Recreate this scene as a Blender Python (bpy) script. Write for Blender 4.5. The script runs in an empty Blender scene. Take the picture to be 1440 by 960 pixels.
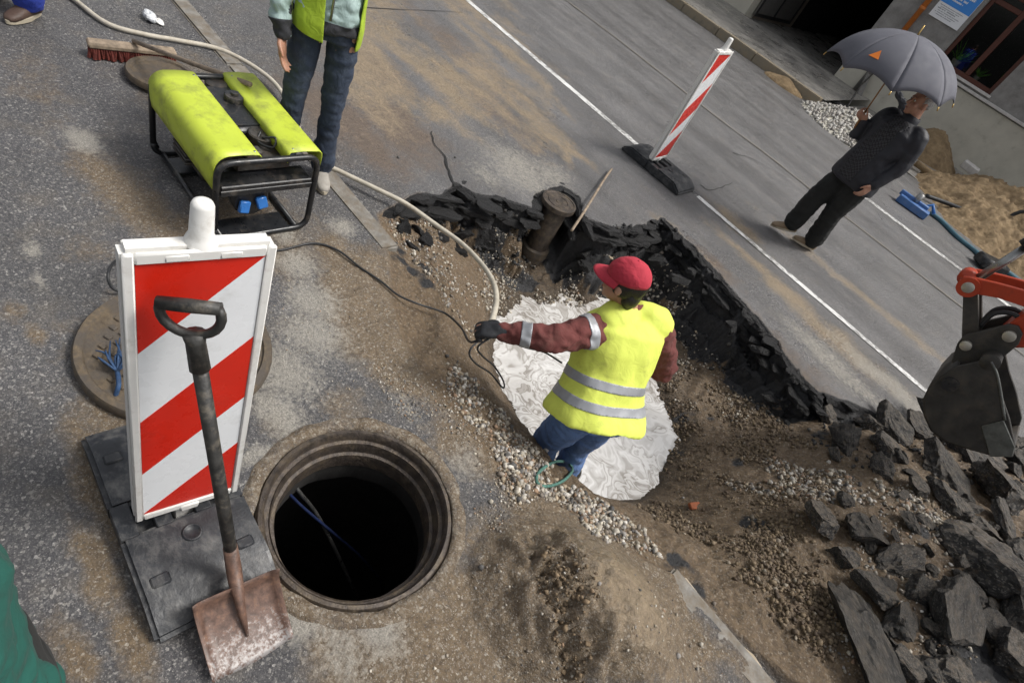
import bpy, bmesh, math, random
import numpy as np
from mathutils import Vector, Matrix, Quaternion, noise as mnoise
random.seed(7); RNG = np.random.default_rng(11)
S = bpy.context.scene
COL = S.collection
V = Vector
PI = math.pi

# ------------------------------------------------------------------ camera
CAM_H = 2.2; FPX = 813.0
_n = V((250-720, 1280-480)); _L = _n.length
_up = -_n/_L; _rt = V((-_up.y, _up.x))
if _rt.x < 0: _rt = -_rt
_a = math.atan2(_L, FPX); CA, SA = math.cos(_a), math.sin(_a)
_rd = V((2180, -1081)).normalized(); _yd = V((-_rd.y, _rd.x))
PERP = V((_rd.x, _yd.x, 0)); FWD = V((_rd.y, _yd.y, 0)); ZUP = V((0, 0, 1))
AX = FWD*SA - ZUP*CA                     # optical axis
UU = FWD*CA + ZUP*SA
IMR = PERP*_rt.x + UU*_up.x              # picture right, picture up
IMU = -(PERP*_rt.y + UU*_up.y)
cd = bpy.data.cameras.new('camera'); cam = bpy.data.objects.new('camera', cd); COL.objects.link(cam)
m = Matrix((IMR, IMU, -AX)).transposed().to_4x4(); m.translation = (0, 0, CAM_H)
cam.matrix_world = m
cd.sensor_width = 36; cd.lens = FPX/1440*36; cd.clip_start = .05; cd.clip_end = 400
S.camera = cam

# ------------------------------------------------------------------ sky, sun, exposure
SUN_AZ, SUN_EL = math.radians(45), math.radians(57)      # azimuth from +X towards +Y
w = bpy.data.worlds.new('World'); S.world = w; w.use_nodes = True
wn = w.node_tree.nodes; wl = w.node_tree.links
sky = wn.new('ShaderNodeTexSky'); sky.sky_type = 'NISHITA'; sky.sun_disc = False
sky.sun_elevation = SUN_EL; sky.sun_rotation = PI/2 - SUN_AZ
sky.air_density = 1.0; sky.dust_density = 5.0; sky.ozone_density = 1.0
hs = wn.new('ShaderNodeHueSaturation'); hs.inputs['Saturation'].default_value = .22
wl.new(sky.outputs[0], hs.inputs['Color']); wl.new(hs.outputs[0], wn['Background'].inputs[0])
wn['Background'].inputs[1].default_value = .10
sl = bpy.data.lights.new('sun', 'SUN'); sl.energy = 1.5; sl.angle = math.radians(14); sl.color = (1, .96, .9)
so = bpy.data.objects.new('sun', sl); COL.objects.link(so)
sd = V((math.cos(SUN_AZ)*math.cos(SUN_EL), math.sin(SUN_AZ)*math.cos(SUN_EL), math.sin(SUN_EL)))
so.rotation_euler = sd.to_track_quat('Z', 'Y').to_euler(); so.location = (0, 0, 20)
S.view_settings.view_transform = 'Standard'; S.view_settings.look = 'None'
S.view_settings.gamma = 1; S.view_settings.use_curve_mapping = False
S.view_settings.exposure = 0.72

# ------------------------------------------------------------------ surveying: where a sight line meets a level or a wall
def ray(px, py):
    v = V((px-720, py-480)); u = v.dot(_up); p = v.dot(_rt)
    return PERP*p + FWD*(FPX*SA+u*CA) - ZUP*(FPX*CA-u*SA)
def at(px, py, z=0.0):
    r = ray(px, py); t = (z-CAM_H)/r.z; return V((r.x*t, r.y*t, z))
def atY(px, py, Y):
    r = ray(px, py); t = Y/r.y; return V((r.x*t, Y, r.z*t+CAM_H))
def atX(px, py, X):
    r = ray(px, py); t = X/r.x; return V((X, r.y*t, r.z*t+CAM_H))

# ------------------------------------------------------------------ materials
MATS = {}
class NT:
    def __init__(s, name):
        s.m = bpy.data.materials.new(name); s.m.use_nodes = True
        s.n = s.m.node_tree.nodes; s.l = s.m.node_tree.links
        s.b = s.n['Principled BSDF']; MATS[name] = s.m
        s.geo = None
    def new(s, t, **k):
        n = s.n.new(t)
        for a, v in k.items(): setattr(n, a, v)
        return n
    def coord(s, obj=True):
        if obj:
            if s.geo is None: s.geo = s.new('ShaderNodeTexCoord')
            return s.geo.outputs['Object']
        g = s.new('ShaderNodeNewGeometry'); return g.outputs['Position']
    def inp(s, sock, v):
        if v is None: return
        if hasattr(v, 'is_linked') or hasattr(v, 'links'): s.l.new(v, sock)
        else: sock.default_value = v
    def noise(s, scale, detail=4, rough=.55, co=None, dist=0, out=0):
        n = s.new('ShaderNodeTexNoise'); s.l.new(co or s.coord(), n.inputs['Vector'])
        n.inputs['Scale'].default_value = scale; n.inputs['Detail'].default_value = detail
        n.inputs['Roughness'].default_value = rough; n.inputs['Distortion'].default_value = dist
        return n.outputs[out]
    def voro(s, scale, co=None, out='Color', feature='F1', rnd=1):
        n = s.new('ShaderNodeTexVoronoi', feature=feature); s.l.new(co or s.coord(), n.inputs['Vector'])
        n.inputs['Scale'].default_value = scale; n.inputs['Randomness'].default_value = rnd
        return n.outputs[out]
    def ramp(s, fac, stops, interp='LINEAR'):
        n = s.new('ShaderNodeValToRGB'); s.l.new(fac, n.inputs[0]); e = n.color_ramp.elements
        n.color_ramp.interpolation = interp
        while len(e) < len(stops): e.new(.5)
        for i, (p, c) in enumerate(stops):
            e[i].position = p; e[i].color = (c, c, c, 1) if isinstance(c, (int, float)) else (*c, 1)
        return n.outputs[0]
    def mix(s, fac, a, b, blend='MIX'):
        n = s.new('ShaderNodeMix', data_type='RGBA', blend_type=blend)
        s.inp(n.inputs['Factor'], fac)
        for k, v in ((6, a), (7, b)):
            if isinstance(v, (tuple, list)): v = (*v[:3], 1)
            s.inp(n.inputs[k], v)
        return n.outputs[2]
    def math(s, op, a, b=None, c=None, clamp=False):
        n = s.new('ShaderNodeMath', operation=op, use_clamp=clamp)
        for i, v in enumerate((a, b, c)): s.inp(n.inputs[i], v)
        return n.outputs[0]
    def attr(s, name, out='Fac'):
        n = s.new('ShaderNodeAttribute', attribute_name=name); return n.outputs[out]
    def bump(s, h, strength=.3, dist=.01, prev=None):
        n = s.new('ShaderNodeBump'); s.l.new(h, n.inputs['Height'])
        n.inputs['Strength'].default_value = strength; n.inputs['Distance'].default_value = dist
        if prev is not None: s.l.new(prev, n.inputs['Normal'])
        s.l.new(n.outputs[0], s.b.inputs['Normal']); return n.outputs[0]
    def out(s, col=None, rough=None, metal=None, spec=None):
        if col is not None:
            if isinstance(col, (tuple, list)): col = (*col[:3], 1)
            s.inp(s.b.inputs['Base Color'], col)
        s.inp(s.b.inputs['Roughness'], rough); s.inp(s.b.inputs['Metallic'], metal)
        s.inp(s.b.inputs['Specular IOR Level'], spec)
        return s.m

def simple(name, col, rough=.6, metal=0, var=.25, scale=12, bump=.15, bscale=60, dirt=None, dirt_amt=.5, spec=None, bdist=.004):
    t = NT(name); nz = t.noise(scale, 5, .6)
    lo = tuple(c*(1-var) for c in col); hi = tuple(min(1, c*(1+var)) for c in col)
    c = t.ramp(nz, [(.3, lo), (.7, hi)])
    if dirt:
        d = t.noise(scale*.7+3, 8, .72)
        f = t.ramp(d, [(.62-.3*dirt_amt, 0), (.78-.2*dirt_amt, 1)])
        c = t.mix(t.math('MULTIPLY', f, min(1, .45+dirt_amt*.5)), c, dirt)
    r = t.ramp(t.noise(scale*2.3, 4), [(.3, max(.05, rough-.12)), (.7, min(1, rough+.12))])
    if bump: t.bump(t.noise(bscale, 5, .6), bump, bdist)
    return t.out(c, r, metal, spec)

def fabric(name, col, rough=.9, var=.2, dirt=None, weave=700, dirt_amt=.3, fold=.6):
    t = NT(name); nz = t.noise(5, 6, .65)
    c = t.ramp(nz, [(.3, tuple(x*(1-var) for x in col)), (.72, tuple(min(1, x*(1+var)) for x in col))])
    if dirt:
        f = t.ramp(t.noise(9, 8, .75), [(.58-.2*dirt_amt, 0), (.75-.1*dirt_amt, 1)])
        c = t.mix(t.math('MULTIPLY', f, .35+.5*dirt_amt), c, dirt)
    b1 = t.bump(t.noise(16, 3, .5, dist=.8), fold, .02)
    t.bump(t.noise(weave, 2), .12, .001, b1)
    t.b.inputs['Sheen Weight'].default_value = .02
    return t.out(c, rough)

# ------------------------------------------------------------------ mesh helpers
def link_mesh(name, me, mat=None, parent=None, smooth=False):
    o = bpy.data.objects.new(name, me); COL.objects.link(o)
    if mat is not None:
        for mm in (mat if isinstance(mat, (list, tuple)) else [mat]):
            me.materials.append(MATS[mm] if isinstance(mm, str) else mm)
    if smooth: me.shade_smooth()
    if parent is not None: o.parent = parent
    return o
def tag(o, label=None, cat=None, group=None, kind=None):
    if label: o['label'] = label
    if cat: o['category'] = cat
    if group: o['group'] = group
    if kind: o['kind'] = kind
    return o
def empty(name, loc, label=None, cat=None, group=None, rot=(0, 0, 0)):
    o = bpy.data.objects.new(name, None); COL.objects.link(o); o.location = loc; o.rotation_euler = rot
    o.empty_display_size = .1
    tag(o, label, cat, group); return o
def frame_from(d, hint=None):
    d = d.normalized(); h = hint or (V((0, 0, 1)) if abs(d.z) < .9 else V((1, 0, 0)))
    u = d.cross(h).normalized(); v = u.cross(d).normalized()
    return u, v

class MB:
    def __init__(s): s.v = []; s.f = []
    def add(s, vs, fs):
        b = len(s.v); s.v += [tuple(p) for p in vs]; s.f += [tuple(i+b for i in f) for f in fs]; return s
    def box(s, lo, hi, bev=0, M=None, seg=1):
        bm = bmesh.new(); bmesh.ops.create_cube(bm, size=1)
        lo, hi = V(lo), V(hi); c = (lo+hi)/2; d = hi-lo
        for v in bm.verts: v.co = V((v.co.x*d.x, v.co.y*d.y, v.co.z*d.z))+c
        if bev: bmesh.ops.bevel(bm, geom=bm.edges[:], offset=bev, segments=seg, affect='EDGES')
        s.from_bm(bm, M); return s
    def from_bm(s, bm, M=None):
        bm.verts.index_update()
        vs = [(M @ v.co if M else v.co) for v in bm.verts]
        s.add(vs, [[v.index for v in f.verts] for f in bm.faces]); bm.free(); return s
    def rings(s, rings, cap0=True, cap1=True, close=True):
        n = len(rings[0]); b = len(s.v)
        for r in rings: s.v += [tuple(p) for p in r]
        for i in range(len(rings)-1):
            for j in range(n if close else n-1):
                k = (j+1) % n
                s.f.append((b+i*n+j, b+i*n+k, b+(i+1)*n+k, b+(i+1)*n+j))
        if cap0: s.f.append(tuple(b+j for j in reversed(range(n))))
        if cap1: s.f.append(tuple(b+(len(rings)-1)*n+j for j in range(n)))
        return s
    def tube(s, pts, r, n=10, caps=True, ell=None):
        pts = [V(p) for p in pts]; rr = r if isinstance(r, (list, tuple)) else [r]*len(pts)
        u = None; rs = []
        for i, p in enumerate(pts):
            d = (pts[min(i+1, len(pts)-1)]-pts[max(i-1, 0)])
            d = d.normalized() if d.length > 1e-9 else V((0, 0, 1))
            if u is None: u, v = frame_from(d)
            else:
                u = (u-d*u.dot(d)).normalized(); v = u.cross(d).normalized()
            rs.append([p+u*rr[i]*math.cos(2*PI*j/n)+v*rr[i]*math.sin(2*PI*j/n) for j in range(n)])
        return s.rings(rs, caps, caps)
    def cyl(s, a, b, r, n=16, r2=None): return s.tube([a, b], [r, r2 if r2 is not None else r], n)
    def lathe(s, prof, n=32, o=(0, 0, 0), M=None, caps=False):
        o = V(o); rs = []
        for r, z in prof:
            ring = [V((r*math.cos(2*PI*j/n), r*math.sin(2*PI*j/n), z)) for j in range(n)]
            rs.append([(M @ p if M else p+o) for p in ring])
        return s.rings(rs, caps, caps)
    def prism(s, poly, d, M=None):     # poly: list of 3D points, d: extrusion vector
        a = [V(p) for p in poly]; b = [p+V(d) for p in a]
        if M: a = [M @ p for p in a]; b = [M @ p for p in b]
        return s.rings([a, b])
    def ell(s, c, r, R=None, n=14, k=9):
        rs = []; c = V(c)
        for i in range(k+1):
            t = PI*i/k; z = -math.cos(t); q = max(math.sin(t), .02)
            ring = [V((r[0]*q*math.cos(2*PI*j/n), r[1]*q*math.sin(2*PI*j/n), r[2]*z)) for j in range(n)]
            rs.append([c+(R @ p if R else p) for p in ring])
        return s.rings(rs)
    def mesh(s, name):
        me = bpy.data.meshes.new(name); me.from_pydata(s.v, [], s.f); me.update()
        bm = bmesh.new(); bm.from_mesh(me); bmesh.ops.recalc_face_normals(bm, faces=bm.faces[:]); bm.to_mesh(me); bm.free()
        return me
    def build(s, name, mat, parent=None, smooth=False, angle=None):
        o = link_mesh(name, s.mesh(name), mat, parent, smooth)
        if angle:
            o.data.shade_smooth()
            bm = bmesh.new(); bm.from_mesh(o.data); lim = math.radians(angle)
            for e in bm.edges:
                if len(e.link_faces) == 2 and e.calc_face_angle(0) > lim: e.smooth = False
            bm.to_mesh(o.data); bm.free()
        return o

def spline(pts, n=8):
    P = [V(p) for p in pts]; P = [P[0]*2-P[1]]+P+[P[-1]*2-P[-2]]; out = []
    for i in range(1, len(P)-2):
        a, b, c, d = P[i-1:i+3]
        for k in range(n):
            t = k/n
            out.append(.5*((2*b)+(c-a)*t+(2*a-5*b+4*c-d)*t*t+(3*b-a-3*c+d)*t**3))
    out.append(P[-2]); return out

def remesh(mb, voxel, smooth=4, fac=.5):
    me = mb.mesh('tmp'); o = bpy.data.objects.new('tmp', me); COL.objects.link(o)
    r = o.modifiers.new('r', 'REMESH'); r.mode = 'VOXEL'; r.voxel_size = voxel; r.adaptivity = 0
    if smooth:
        q = o.modifiers.new('s', 'SMOOTH'); q.factor = fac; q.iterations = smooth
    dg = bpy.context.evaluated_depsgraph_get(); dg.update()
    out = bpy.data.meshes.new_from_object(o.evaluated_get(dg))
    bpy.data.objects.remove(o); bpy.data.meshes.remove(me)
    return out
def ripple(me, fn):
    n = len(me.vertices); co = np.empty(n*3); me.vertices.foreach_get('co', co); co = co.reshape(-1, 3)
    no = np.empty(n*3); me.vertices.foreach_get('normal', no); no = no.reshape(-1, 3)
    d = np.array([fn(V(p)) for p in co])
    me.vertices.foreach_set('co', (co+no*d[:, None]).ravel()); me.update()

# numpy value noise
_T = RNG.random((256, 256))
def vn(x, y, f, seed=0):
    x = np.asarray(x)*f+seed*17.3+1000; y = np.asarray(y)*f+seed*9.7+1000
    i = np.floor(x).astype(int); j = np.floor(y).astype(int); a = x-i; b = y-j
    a = a*a*(3-2*a); b = b*b*(3-2*b); i %= 256; j %= 256; i1 = (i+1) % 256; j1 = (j+1) % 256
    return (_T[i, j]*(1-a)+_T[i1, j]*a)*(1-b)+(_T[i, j1]*(1-a)+_T[i1, j1]*a)*b
def fbm(x, y, f, o=4, seed=0, g=.5):
    s = 0; a = 1; t = 0
    for k in range(o): s = s+a*vn(x, y, f*2**k, seed+k*3); t += a; a *= g
    return s/t-.5
def sstep(a, b, x):
    t = np.clip((x-a)/(b-a), 0, 1); return t*t*(3-2*t)
def poly_sd(x, y, P):       # >0 inside
    P = np.array([(p[0], p[1]) for p in P]); d = np.full(np.shape(x), 1e9); ins = np.zeros(np.shape(x), bool)
    for i in range(len(P)):
        a = P[i]; b = P[(i+1) % len(P)]; e = b-a
        t = np.clip(((x-a[0])*e[0]+(y-a[1])*e[1])/(e@e), 0, 1)
        d = np.minimum(d, np.hypot(x-a[0]-t*e[0], y-a[1]-t*e[1]))
        c = (a[1] > y) != (b[1] > y)
        with np.errstate(divide='ignore', invalid='ignore'):
            xi = a[0]+(y-a[1])*e[0]/(e[1] if e[1] else 1e-12)
        ins ^= c & (x < xi)
    return np.where(ins, d, -d)
# ================================================================== GROUND
ROADZ = -.04; WATERZ = -.65
RING = at(507, 718, 0); RING_R = .385
KERB0, KERB1 = 1.93, 2.06
pit_px = [(528,300),(560,282),(585,268),(618,273),(640,258),(668,272),(700,274),(748,290),(762,268),(790,260),(814,276),(822,304),(850,314),(890,317),(935,307),(975,345),(1010,385),(1050,425),(1090,480),(1125,525),(1150,552),(1185,556),(1235,585),(1290,592),(1370,610),(1600,690),(1750,900),(1500,1150),
          (1110,965),(1010,862),(958,812),(900,788),(840,742),(760,700),(700,660),(650,600),(600,540),(560,470),(548,420),(545,360)]
PIT = [at(x, y, ROADZ if i < 26 else 0) for i, (x, y) in enumerate(pit_px)]
ctrl = [(560,302,-.12),(600,302,-.25),(640,300,-.4),(680,312,-.45),(720,330,-.5),(800,342,-.42),(850,347,-.42),(900,347,-.42),(940,350,-.4),(980,400,-.42),(1020,450,-.44),(1060,500,-.42),(1095,545,-.36),(1130,590,-.25),
 (700,370,-.55),(760,390,-.6),(830,400,-.62),(900,420,-.6),(960,500,-.6),(1000,560,-.5),(1050,600,-.42),
 (760,480,-.82),(850,560,-.85),(900,620,-.82),(720,480,-.75),(800,530,-.85),(800,690,-.8),
 (700,440,-.64),(690,500,-.62),(715,425,-.62),(780,420,-.63),(965,590,-.6),(960,640,-.58),(940,560,-.62),(945,690,-.55),
 (655,440,-.3),(620,400,-.1),(580,380,-.05),(660,480,-.28),(665,540,-.12),(690,545,-.36),(735,598,-.32),(690,600,-.1),(720,640,-.06),(765,640,-.2),(800,662,-.36),(780,690,-.1),(835,690,-.3),(880,708,-.42),(920,715,-.5),(840,712,-.12),(870,740,-.1),(900,770,-.03),(960,720,-.42),(1000,690,-.36),(1050,650,-.3),(1000,770,-.12),(1060,740,-.12),(1100,690,-.14),(1150,660,-.12),
 (970,815,-.06),(1040,830,-.04),(1100,800,.03),(1150,720,.05),(1180,610,-.1),(1250,620,.0),(1250,720,.12),(1350,680,.12),(1350,780,.2),(1200,830,.1),(1420,720,.16),(1420,850,.22),(1300,900,.17),(1200,930,.08),(1100,890,.0),(1440,950,.2),(1500,1000,.2),(1600,800,.1),
 (548,400,-.005),(565,470,-.005),(605,540,-.005),(655,600,-.01),(705,660,-.01),(765,700,-.01),(845,745,-.01),(905,790,-.01),(548,360,-.02)]
_C = np.array([tuple(at(x, y, z)) for x, y, z in ctrl])
def _U(r2): return .5*r2*np.log(r2+1e-9)
_K = _U(((_C[:, None, :2]-_C[None, :, :2])**2).sum(-1))+np.eye(len(_C))*.01
_P = np.c_[np.ones(len(_C)), _C[:, :2]]
_A = np.block([[_K, _P], [_P.T, np.zeros((3, 3))]])
_W = np.linalg.solve(_A, np.r_[_C[:, 2], 0, 0, 0])
def tps(x, y):
    o = _W[-3]+_W[-2]*x+_W[-1]*y
    for i in range(len(_C)): o = o+_W[i]*_U((x-_C[i, 0])**2+(y-_C[i, 1])**2)
    return o
def blob(x, y, c, rx, ry, ang=0):
    dx, dy = x-c[0], y-c[1]; ca, sa = math.cos(ang), math.sin(ang)
    return np.exp(-(((dx*ca+dy*sa)/rx)**2+((-dx*sa+dy*ca)/ry)**2))
HEAP = at(828, 858, .05)
def height(x, y):
    x = np.asarray(x, float); y = np.asarray(y, float)
    base = np.where(y > KERB1-.03, ROADZ, 0.0)
    jag = fbm(x, y, 9, 4, 3)*.10+fbm(x, y, 3, 2, 6)*.08
    d = poly_sd(x, y, PIT)
    roadside = sstep(2.3, 2.7, y)
    dd = d+jag*roadside*.8
    k = sstep(0.0, .028, dd)
    inner = np.clip(tps(x, y), -.95, .35)
    wallp = -.10-np.clip(dd, 0, 9)*1.9+fbm(x, y, 8, 5, 17, .6)*.26+fbm(x, y, 3.5, 2, 18)*.14
    ledge = fbm(x, y, 5, 3, 19)*.1; wallp = wallp+.05*np.sin((wallp+ledge)*34)
    pq = at(770, 330, -.35); wallp = wallp-.9*blob(x, y, (pq.x, pq.y), .22, .24)-.5*blob(x, y, (-2.12, 3.74), .2, .16)
    inner = np.where(roadside > 0, inner*(1-roadside)+np.maximum(inner, np.minimum(wallp, -.06))*roadside, inner)
    rough = fbm(x, y, 5, 5, 2, .6)
    lump = np.abs(fbm(x, y, 11, 4, 8, .6))
    edge = np.exp(-np.clip(dd, 0, 9)/.25)*roadside
    deep = sstep(.02, .15, d)
    inner = inner+(rough*.10+ (lump-.1)*.2*edge + fbm(x, y, 24, 5, 5, .65)*.05)*deep
    inner = inner+edge*sstep(.02, .1, dd)*(.16*(fbm(x, y, 6, 3, 12)))
    inner = np.where((y < 2.2) & (x < -.4), np.minimum(inner, .02), inner)
    h = base*(1-k)+inner*k
    # loose mud on the pavement, and the mud heap by the kerb
    wob = fbm(x, y, 7, 4, 31)*.9
    ht = np.clip(blob(x+wob*.08, y+wob*.08, HEAP, .36, .26, .3)*1.25-.12, 0, 1)
    crag = fbm(x, y, 14, 5, 21, .6)
    side = sstep(.12, -.12, (x-HEAP.x)*.3+(y-HEAP.y)*.95)
    h = h+np.where(ht > 0, ht**.75*.27+crag*.17*np.minimum(ht*3, 1)*(.22+side), 0)
    mudz = sstep(.2, .7, mudmask(x, y))
    h = h+mudz*(fbm(x, y, 9, 6, 14, .62)*.035+.002)*(1-k)
    h = h+(fbm(x, y, 1.2, 3, 15)*.012)*(1-k)
    return h
mud_poly = [at(*p) for p in [(400,345),(440,300),(548,352),(640,440),(720,600),(800,690),(960,815),(1120,965),(700,1040),(420,1040),(440,900),(620,840),(670,700),(620,610),(520,560),(450,480),(430,400)]]
def mudmask(x, y):
    d = poly_sd(x, y, mud_poly)
    return sstep(-.12, .22, d+fbm(x, y, 3, 4, 40)*.35)
def blobs(x, y, lst, seed):
    o = np.zeros(np.shape(x)); wx = fbm(x, y, 4, 4, seed)*.22; wy = fbm(x, y, 4, 4, seed+5)*.22
    for (px, py, rx, ry, s, *a) in lst:
        c = at(px, py); o = np.maximum(o, s*blob(x+wx*min(1, rx*2), y+wy*min(1, rx*2), c, rx, ry, a[0] if a else 0))
    return o
def masks(x, y):
    M = {}
    pit = sstep(-.02, .04, poly_sd(x, y, PIT)+(fbm(x, y, 9, 4, 3)*.08+fbm(x, y, 3, 2, 6)*.064)*sstep(2.3, 2.7, y))
    M['pit'] = pit
    M['mud'] = np.maximum(mudmask(x, y), blobs(x, y, [
        (190,280,.42,.16,1,.2),(130,235,.2,.1,.8),(150,690,.34,.08,1.1,0),(135,800,.2,.06,.9),(50,470,.08,.04,.8),(130,350,.12,.12,.5),(100,920,.16,.05,.9),(190,900,.18,.06,.9),
        (600,890,.35,.2,1),(480,930,.3,.12,.95),(250,590,.2,.1,.7),(420,380,.16,.12,.5),(640,620,.2,.15,.9),(250,150,.25,.2,.8),(330,160,.5,.12,.7),(700,780,.2,.2,.9),(640,860,.25,.25,.9),(560,480,.25,.2,.9),(480,570,.15,.15,.6),(20,440,.1,.05,.5),(400,350,.3,.2,.75),(340,300,.25,.3,.8),(420,640,.3,.1,.6),(240,480,.45,.4,.55),(160,600,.35,.12,.8),(60,120,.6,.15,.45),(260,330,.2,.2,.8),(300,120,.6,.2,.6)], 50))
    trk = poly_sd(x, y, [at(*p) for p in [(440,-20),(700,-20),(790,110),(830,215),(740,215),(640,175),(560,190),(480,180)]])
    flow = fbm(x*.45+y*.05, y*1.6, 2.4, 5, 66, .6)
    M['sand'] = np.maximum(np.clip(sstep(-.35, .35, trk+flow*.8)*(.42+flow*1.6), 0, 1), blobs(x, y, [
        (640,130,.5,.16,.9,.2),(790,195,.5,.07,.9,.25),(800,210,.3,.07,.7,-.6),(620,152,.25,.2,.75),
        (860,330,.12,.1,.6),(960,330,.5,.12,.7,.1),(1040,310,.4,.16,.9),(1100,395,.8,.14,.9,0),(1190,480,.8,.18,.9,0),(1240,430,1.6,.12,.7,0)], 60),
        .9*np.exp(-((y-12.62+fbm(x, y, .8, 3, 70)*.5)/.28)**2)+.35*np.exp(-((y-6.35+fbm(x, y, 1.5, 3, 71)*.3)/.22)**2)*sstep(-2.5, -1, x)+.25*np.exp(-((y-9.3)/.15)**2)+.3*np.exp(-((y-8.0+fbm(x,y,1,3,72)*.25)/.1)**2))
    M['brown'] = blobs(x, y, [(470,150,.6,.35,.95),(560,170,.55,.3,.95),(530,90,.6,.35,.8),(600,190,.4,.2,.75),(530,200,.45,.25,.85),(700,150,.9,.3,.6),(640,60,1.4,.35,.6),(480,60,.8,.3,.6),(1080,460,.9,.2,.6),(1130,520,.7,.15,.6),(960,350,.35,.15,.7),(1010,370,.4,.16,.7)], 80)
    M['pale'] = np.maximum(blobs(x, y, [
        (115,197,.13,.08,1.1),(420,370,.14,.12,.9),(440,420,.2,.14,.9),(400,520,.25,.16,.8),(390,580,.2,.1,.9),(440,470,.25,.18,.8),(420,860,.12,.12,1.0),(520,865,.2,.1,1),(480,320,.1,.1,.9),(400,330,.12,.08,.8),(360,640,.06,.1,.8),(45,350,.07,.04,.8),(55,390,.06,.03,.7),(470,900,.25,.1,.7),
        (640,540,.14,.1,.6),(650,650,.12,.14,.55),(570,570,.2,.08,.5),(230,20,.1,.1,.4),(1180,510,.7,.2,.75),(1260,540,.7,.18,.9),(730,230,.5,.35,.75),(780,240,.3,.3,.7),(690,240,.25,.2,.6)], 90), 0)  # blobs on the road right of the pit paint its wet sheen pale
    M['wet'] = np.clip(blobs(x, y, [(230,20,.6,.35,1),(1150,480,1.2,.28,1),(1230,530,1.,.3,1),(1000,350,.5,.2,.7),(560,290,.3,.2,.6),(560,40,1,.3,.5),(860,220,.8,.15,.5),(500,220,.4,.3,.6)], 100)+.25, 0, 1)
    rs = sstep(2.3, 2.8, y)
    wall = poly_sd(x, y, PIT)
    jd = wall+(fbm(x, y, 9, 4, 3)*.08+fbm(x, y, 3, 2, 6)*.064)*rs
    band = .05+.14*sstep(-2.1, -1.2, x)*sstep(1.4, .2, x)+fbm(x, y, 4, 4, 111)*.25
    M['tar'] = np.clip(sstep(-.012, .012, jd)*(1-sstep(band, band+.09, jd))*rs, 0, 1)
    rub = sstep(.7, 1.2, x)*sstep(2.2, 2.6, y)
    M['tar'] = np.maximum(M['tar'], rub*pit*sstep(.0, .3, fbm(x, y, 2.2, 4, 112)-.02)*.8)
    M['tar'] = np.maximum(M['tar'], pit*sstep(.02, .3, fbm(x, y, 3.0, 4, 115)-.05+.35*blob(x, y, at(690, 330, -.45), .35, .4)))
    M['sand'] = np.maximum(M['sand'], .95*blob(x, y, (HEAP.x+.05, HEAP.y+.08), .26, .2, .3))
    return M

def lin(a, b, s): return list(np.arange(a, b, s))
def grow(a, b, s0, k=1.25):
    out = []; d = s0; p = a; sg = 1 if b > a else -1
    while (p-b)*sg < 0: out.append(p); p += sg*d; d *= k
    out.append(b); return out
FX0, FX1, FY0, FY1 = -2.9, 2.3, -.1, 5.3
xs = sorted(set(np.round(grow(-8.2, -40, .4)[1:]+lin(-8.2, FX0, .055)+lin(FX0, FX1, .0125)+grow(FX1, 25, .03), 5)))
ys = sorted(set(np.round(grow(FY0, -8, .05)[1:]+lin(FY0, FY1, .0125)+lin(FY1, 7.2, .05)+lin(7.2, 13.05, .12)+[13.05], 5)))
xs = np.array(xs); ys = np.array(ys)
GX, GY = np.meshgrid(xs, ys, indexing='ij')
GZ = height(GX, GY)
GM = masks(GX, GY)
nx, ny = GX.shape
ii = np.arange(nx*ny).reshape(nx, ny)
quads = np.stack([ii[:-1, :-1], ii[1:, :-1], ii[1:, 1:], ii[:-1, 1:]], -1).reshape(-1, 4)
fcx = (GX[:-1, :-1]+GX[1:, 1:]).ravel()/2; fcy = (GY[:-1, :-1]+GY[1:, 1:]).ravel()/2
inpit = poly_sd(fcx, fcy, PIT) > -.06
notring = np.hypot(fcx-RING.x, fcy-RING.y) > RING_R+.022
ATT = ('mud', 'sand', 'brown', 'pale', 'wet', 'tar', 'pit')
def ground_part(name, sel):
    q = quads[sel & notring]; used = np.unique(q); remap = np.full(nx*ny, -1); remap[used] = np.arange(len(used))
    co = np.stack([GX.ravel()[used], GY.ravel()[used], GZ.ravel()[used]], -1)
    me = bpy.data.meshes.new(name); me.vertices.add(len(used)); me.vertices.foreach_set('co', co.ravel())
    nf = len(q); me.loops.add(nf*4); me.polygons.add(nf)
    me.loops.foreach_set('vertex_index', remap[q].ravel().astype(np.int32))
    me.polygons.foreach_set('loop_start', np.arange(0, nf*4, 4, dtype=np.int32))
    for a in ATT:
        at_ = me.attributes.new(a, 'FLOAT', 'POINT'); at_.data.foreach_set('value', GM[a].ravel()[used].astype(np.float32))
    me.update(calc_edges=True); me.shade_smooth()
    o = link_mesh(name, me, 'ground'); return tag(o, kind='structure')

# ---- ground material: asphalt, what has been trodden and spilled over it, some painted sheen
t = NT('ground'); co = t.coord()
v1 = t.voro(120, out='Color'); v1g = t.new('ShaderNodeSeparateColor'); t.l.new(v1, v1g.inputs[0])
v2 = t.voro(300, out='Color'); v2g = t.new('ShaderNodeSeparateColor'); t.l.new(v2, v2g.inputs[0])
st1 = t.ramp(v1g.outputs[0], [(0, (.045,.045,.05)), (.6, (.082,.08,.083)), (.86, (.13,.125,.122)), (.95, (.28,.27,.25)), (1, (.5,.48,.45))])
st2 = t.ramp(v2g.outputs[1], [(0, (.05,.05,.054)), (.7, (.095,.093,.096)), (.9, (.2,.19,.185)), (1, (.45,.43,.4))])
asp = t.mix(.5, st1, st2)
patch = t.ramp(t.noise(1.3, 6, .6), [(.3, .72), (.7, 1.25)])
asp = t.mix(1.0, asp, patch, 'MULTIPLY')
stain = t.ramp(t.noise(5, 8, .7), [(.5, 0), (.72, 1)])
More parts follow.
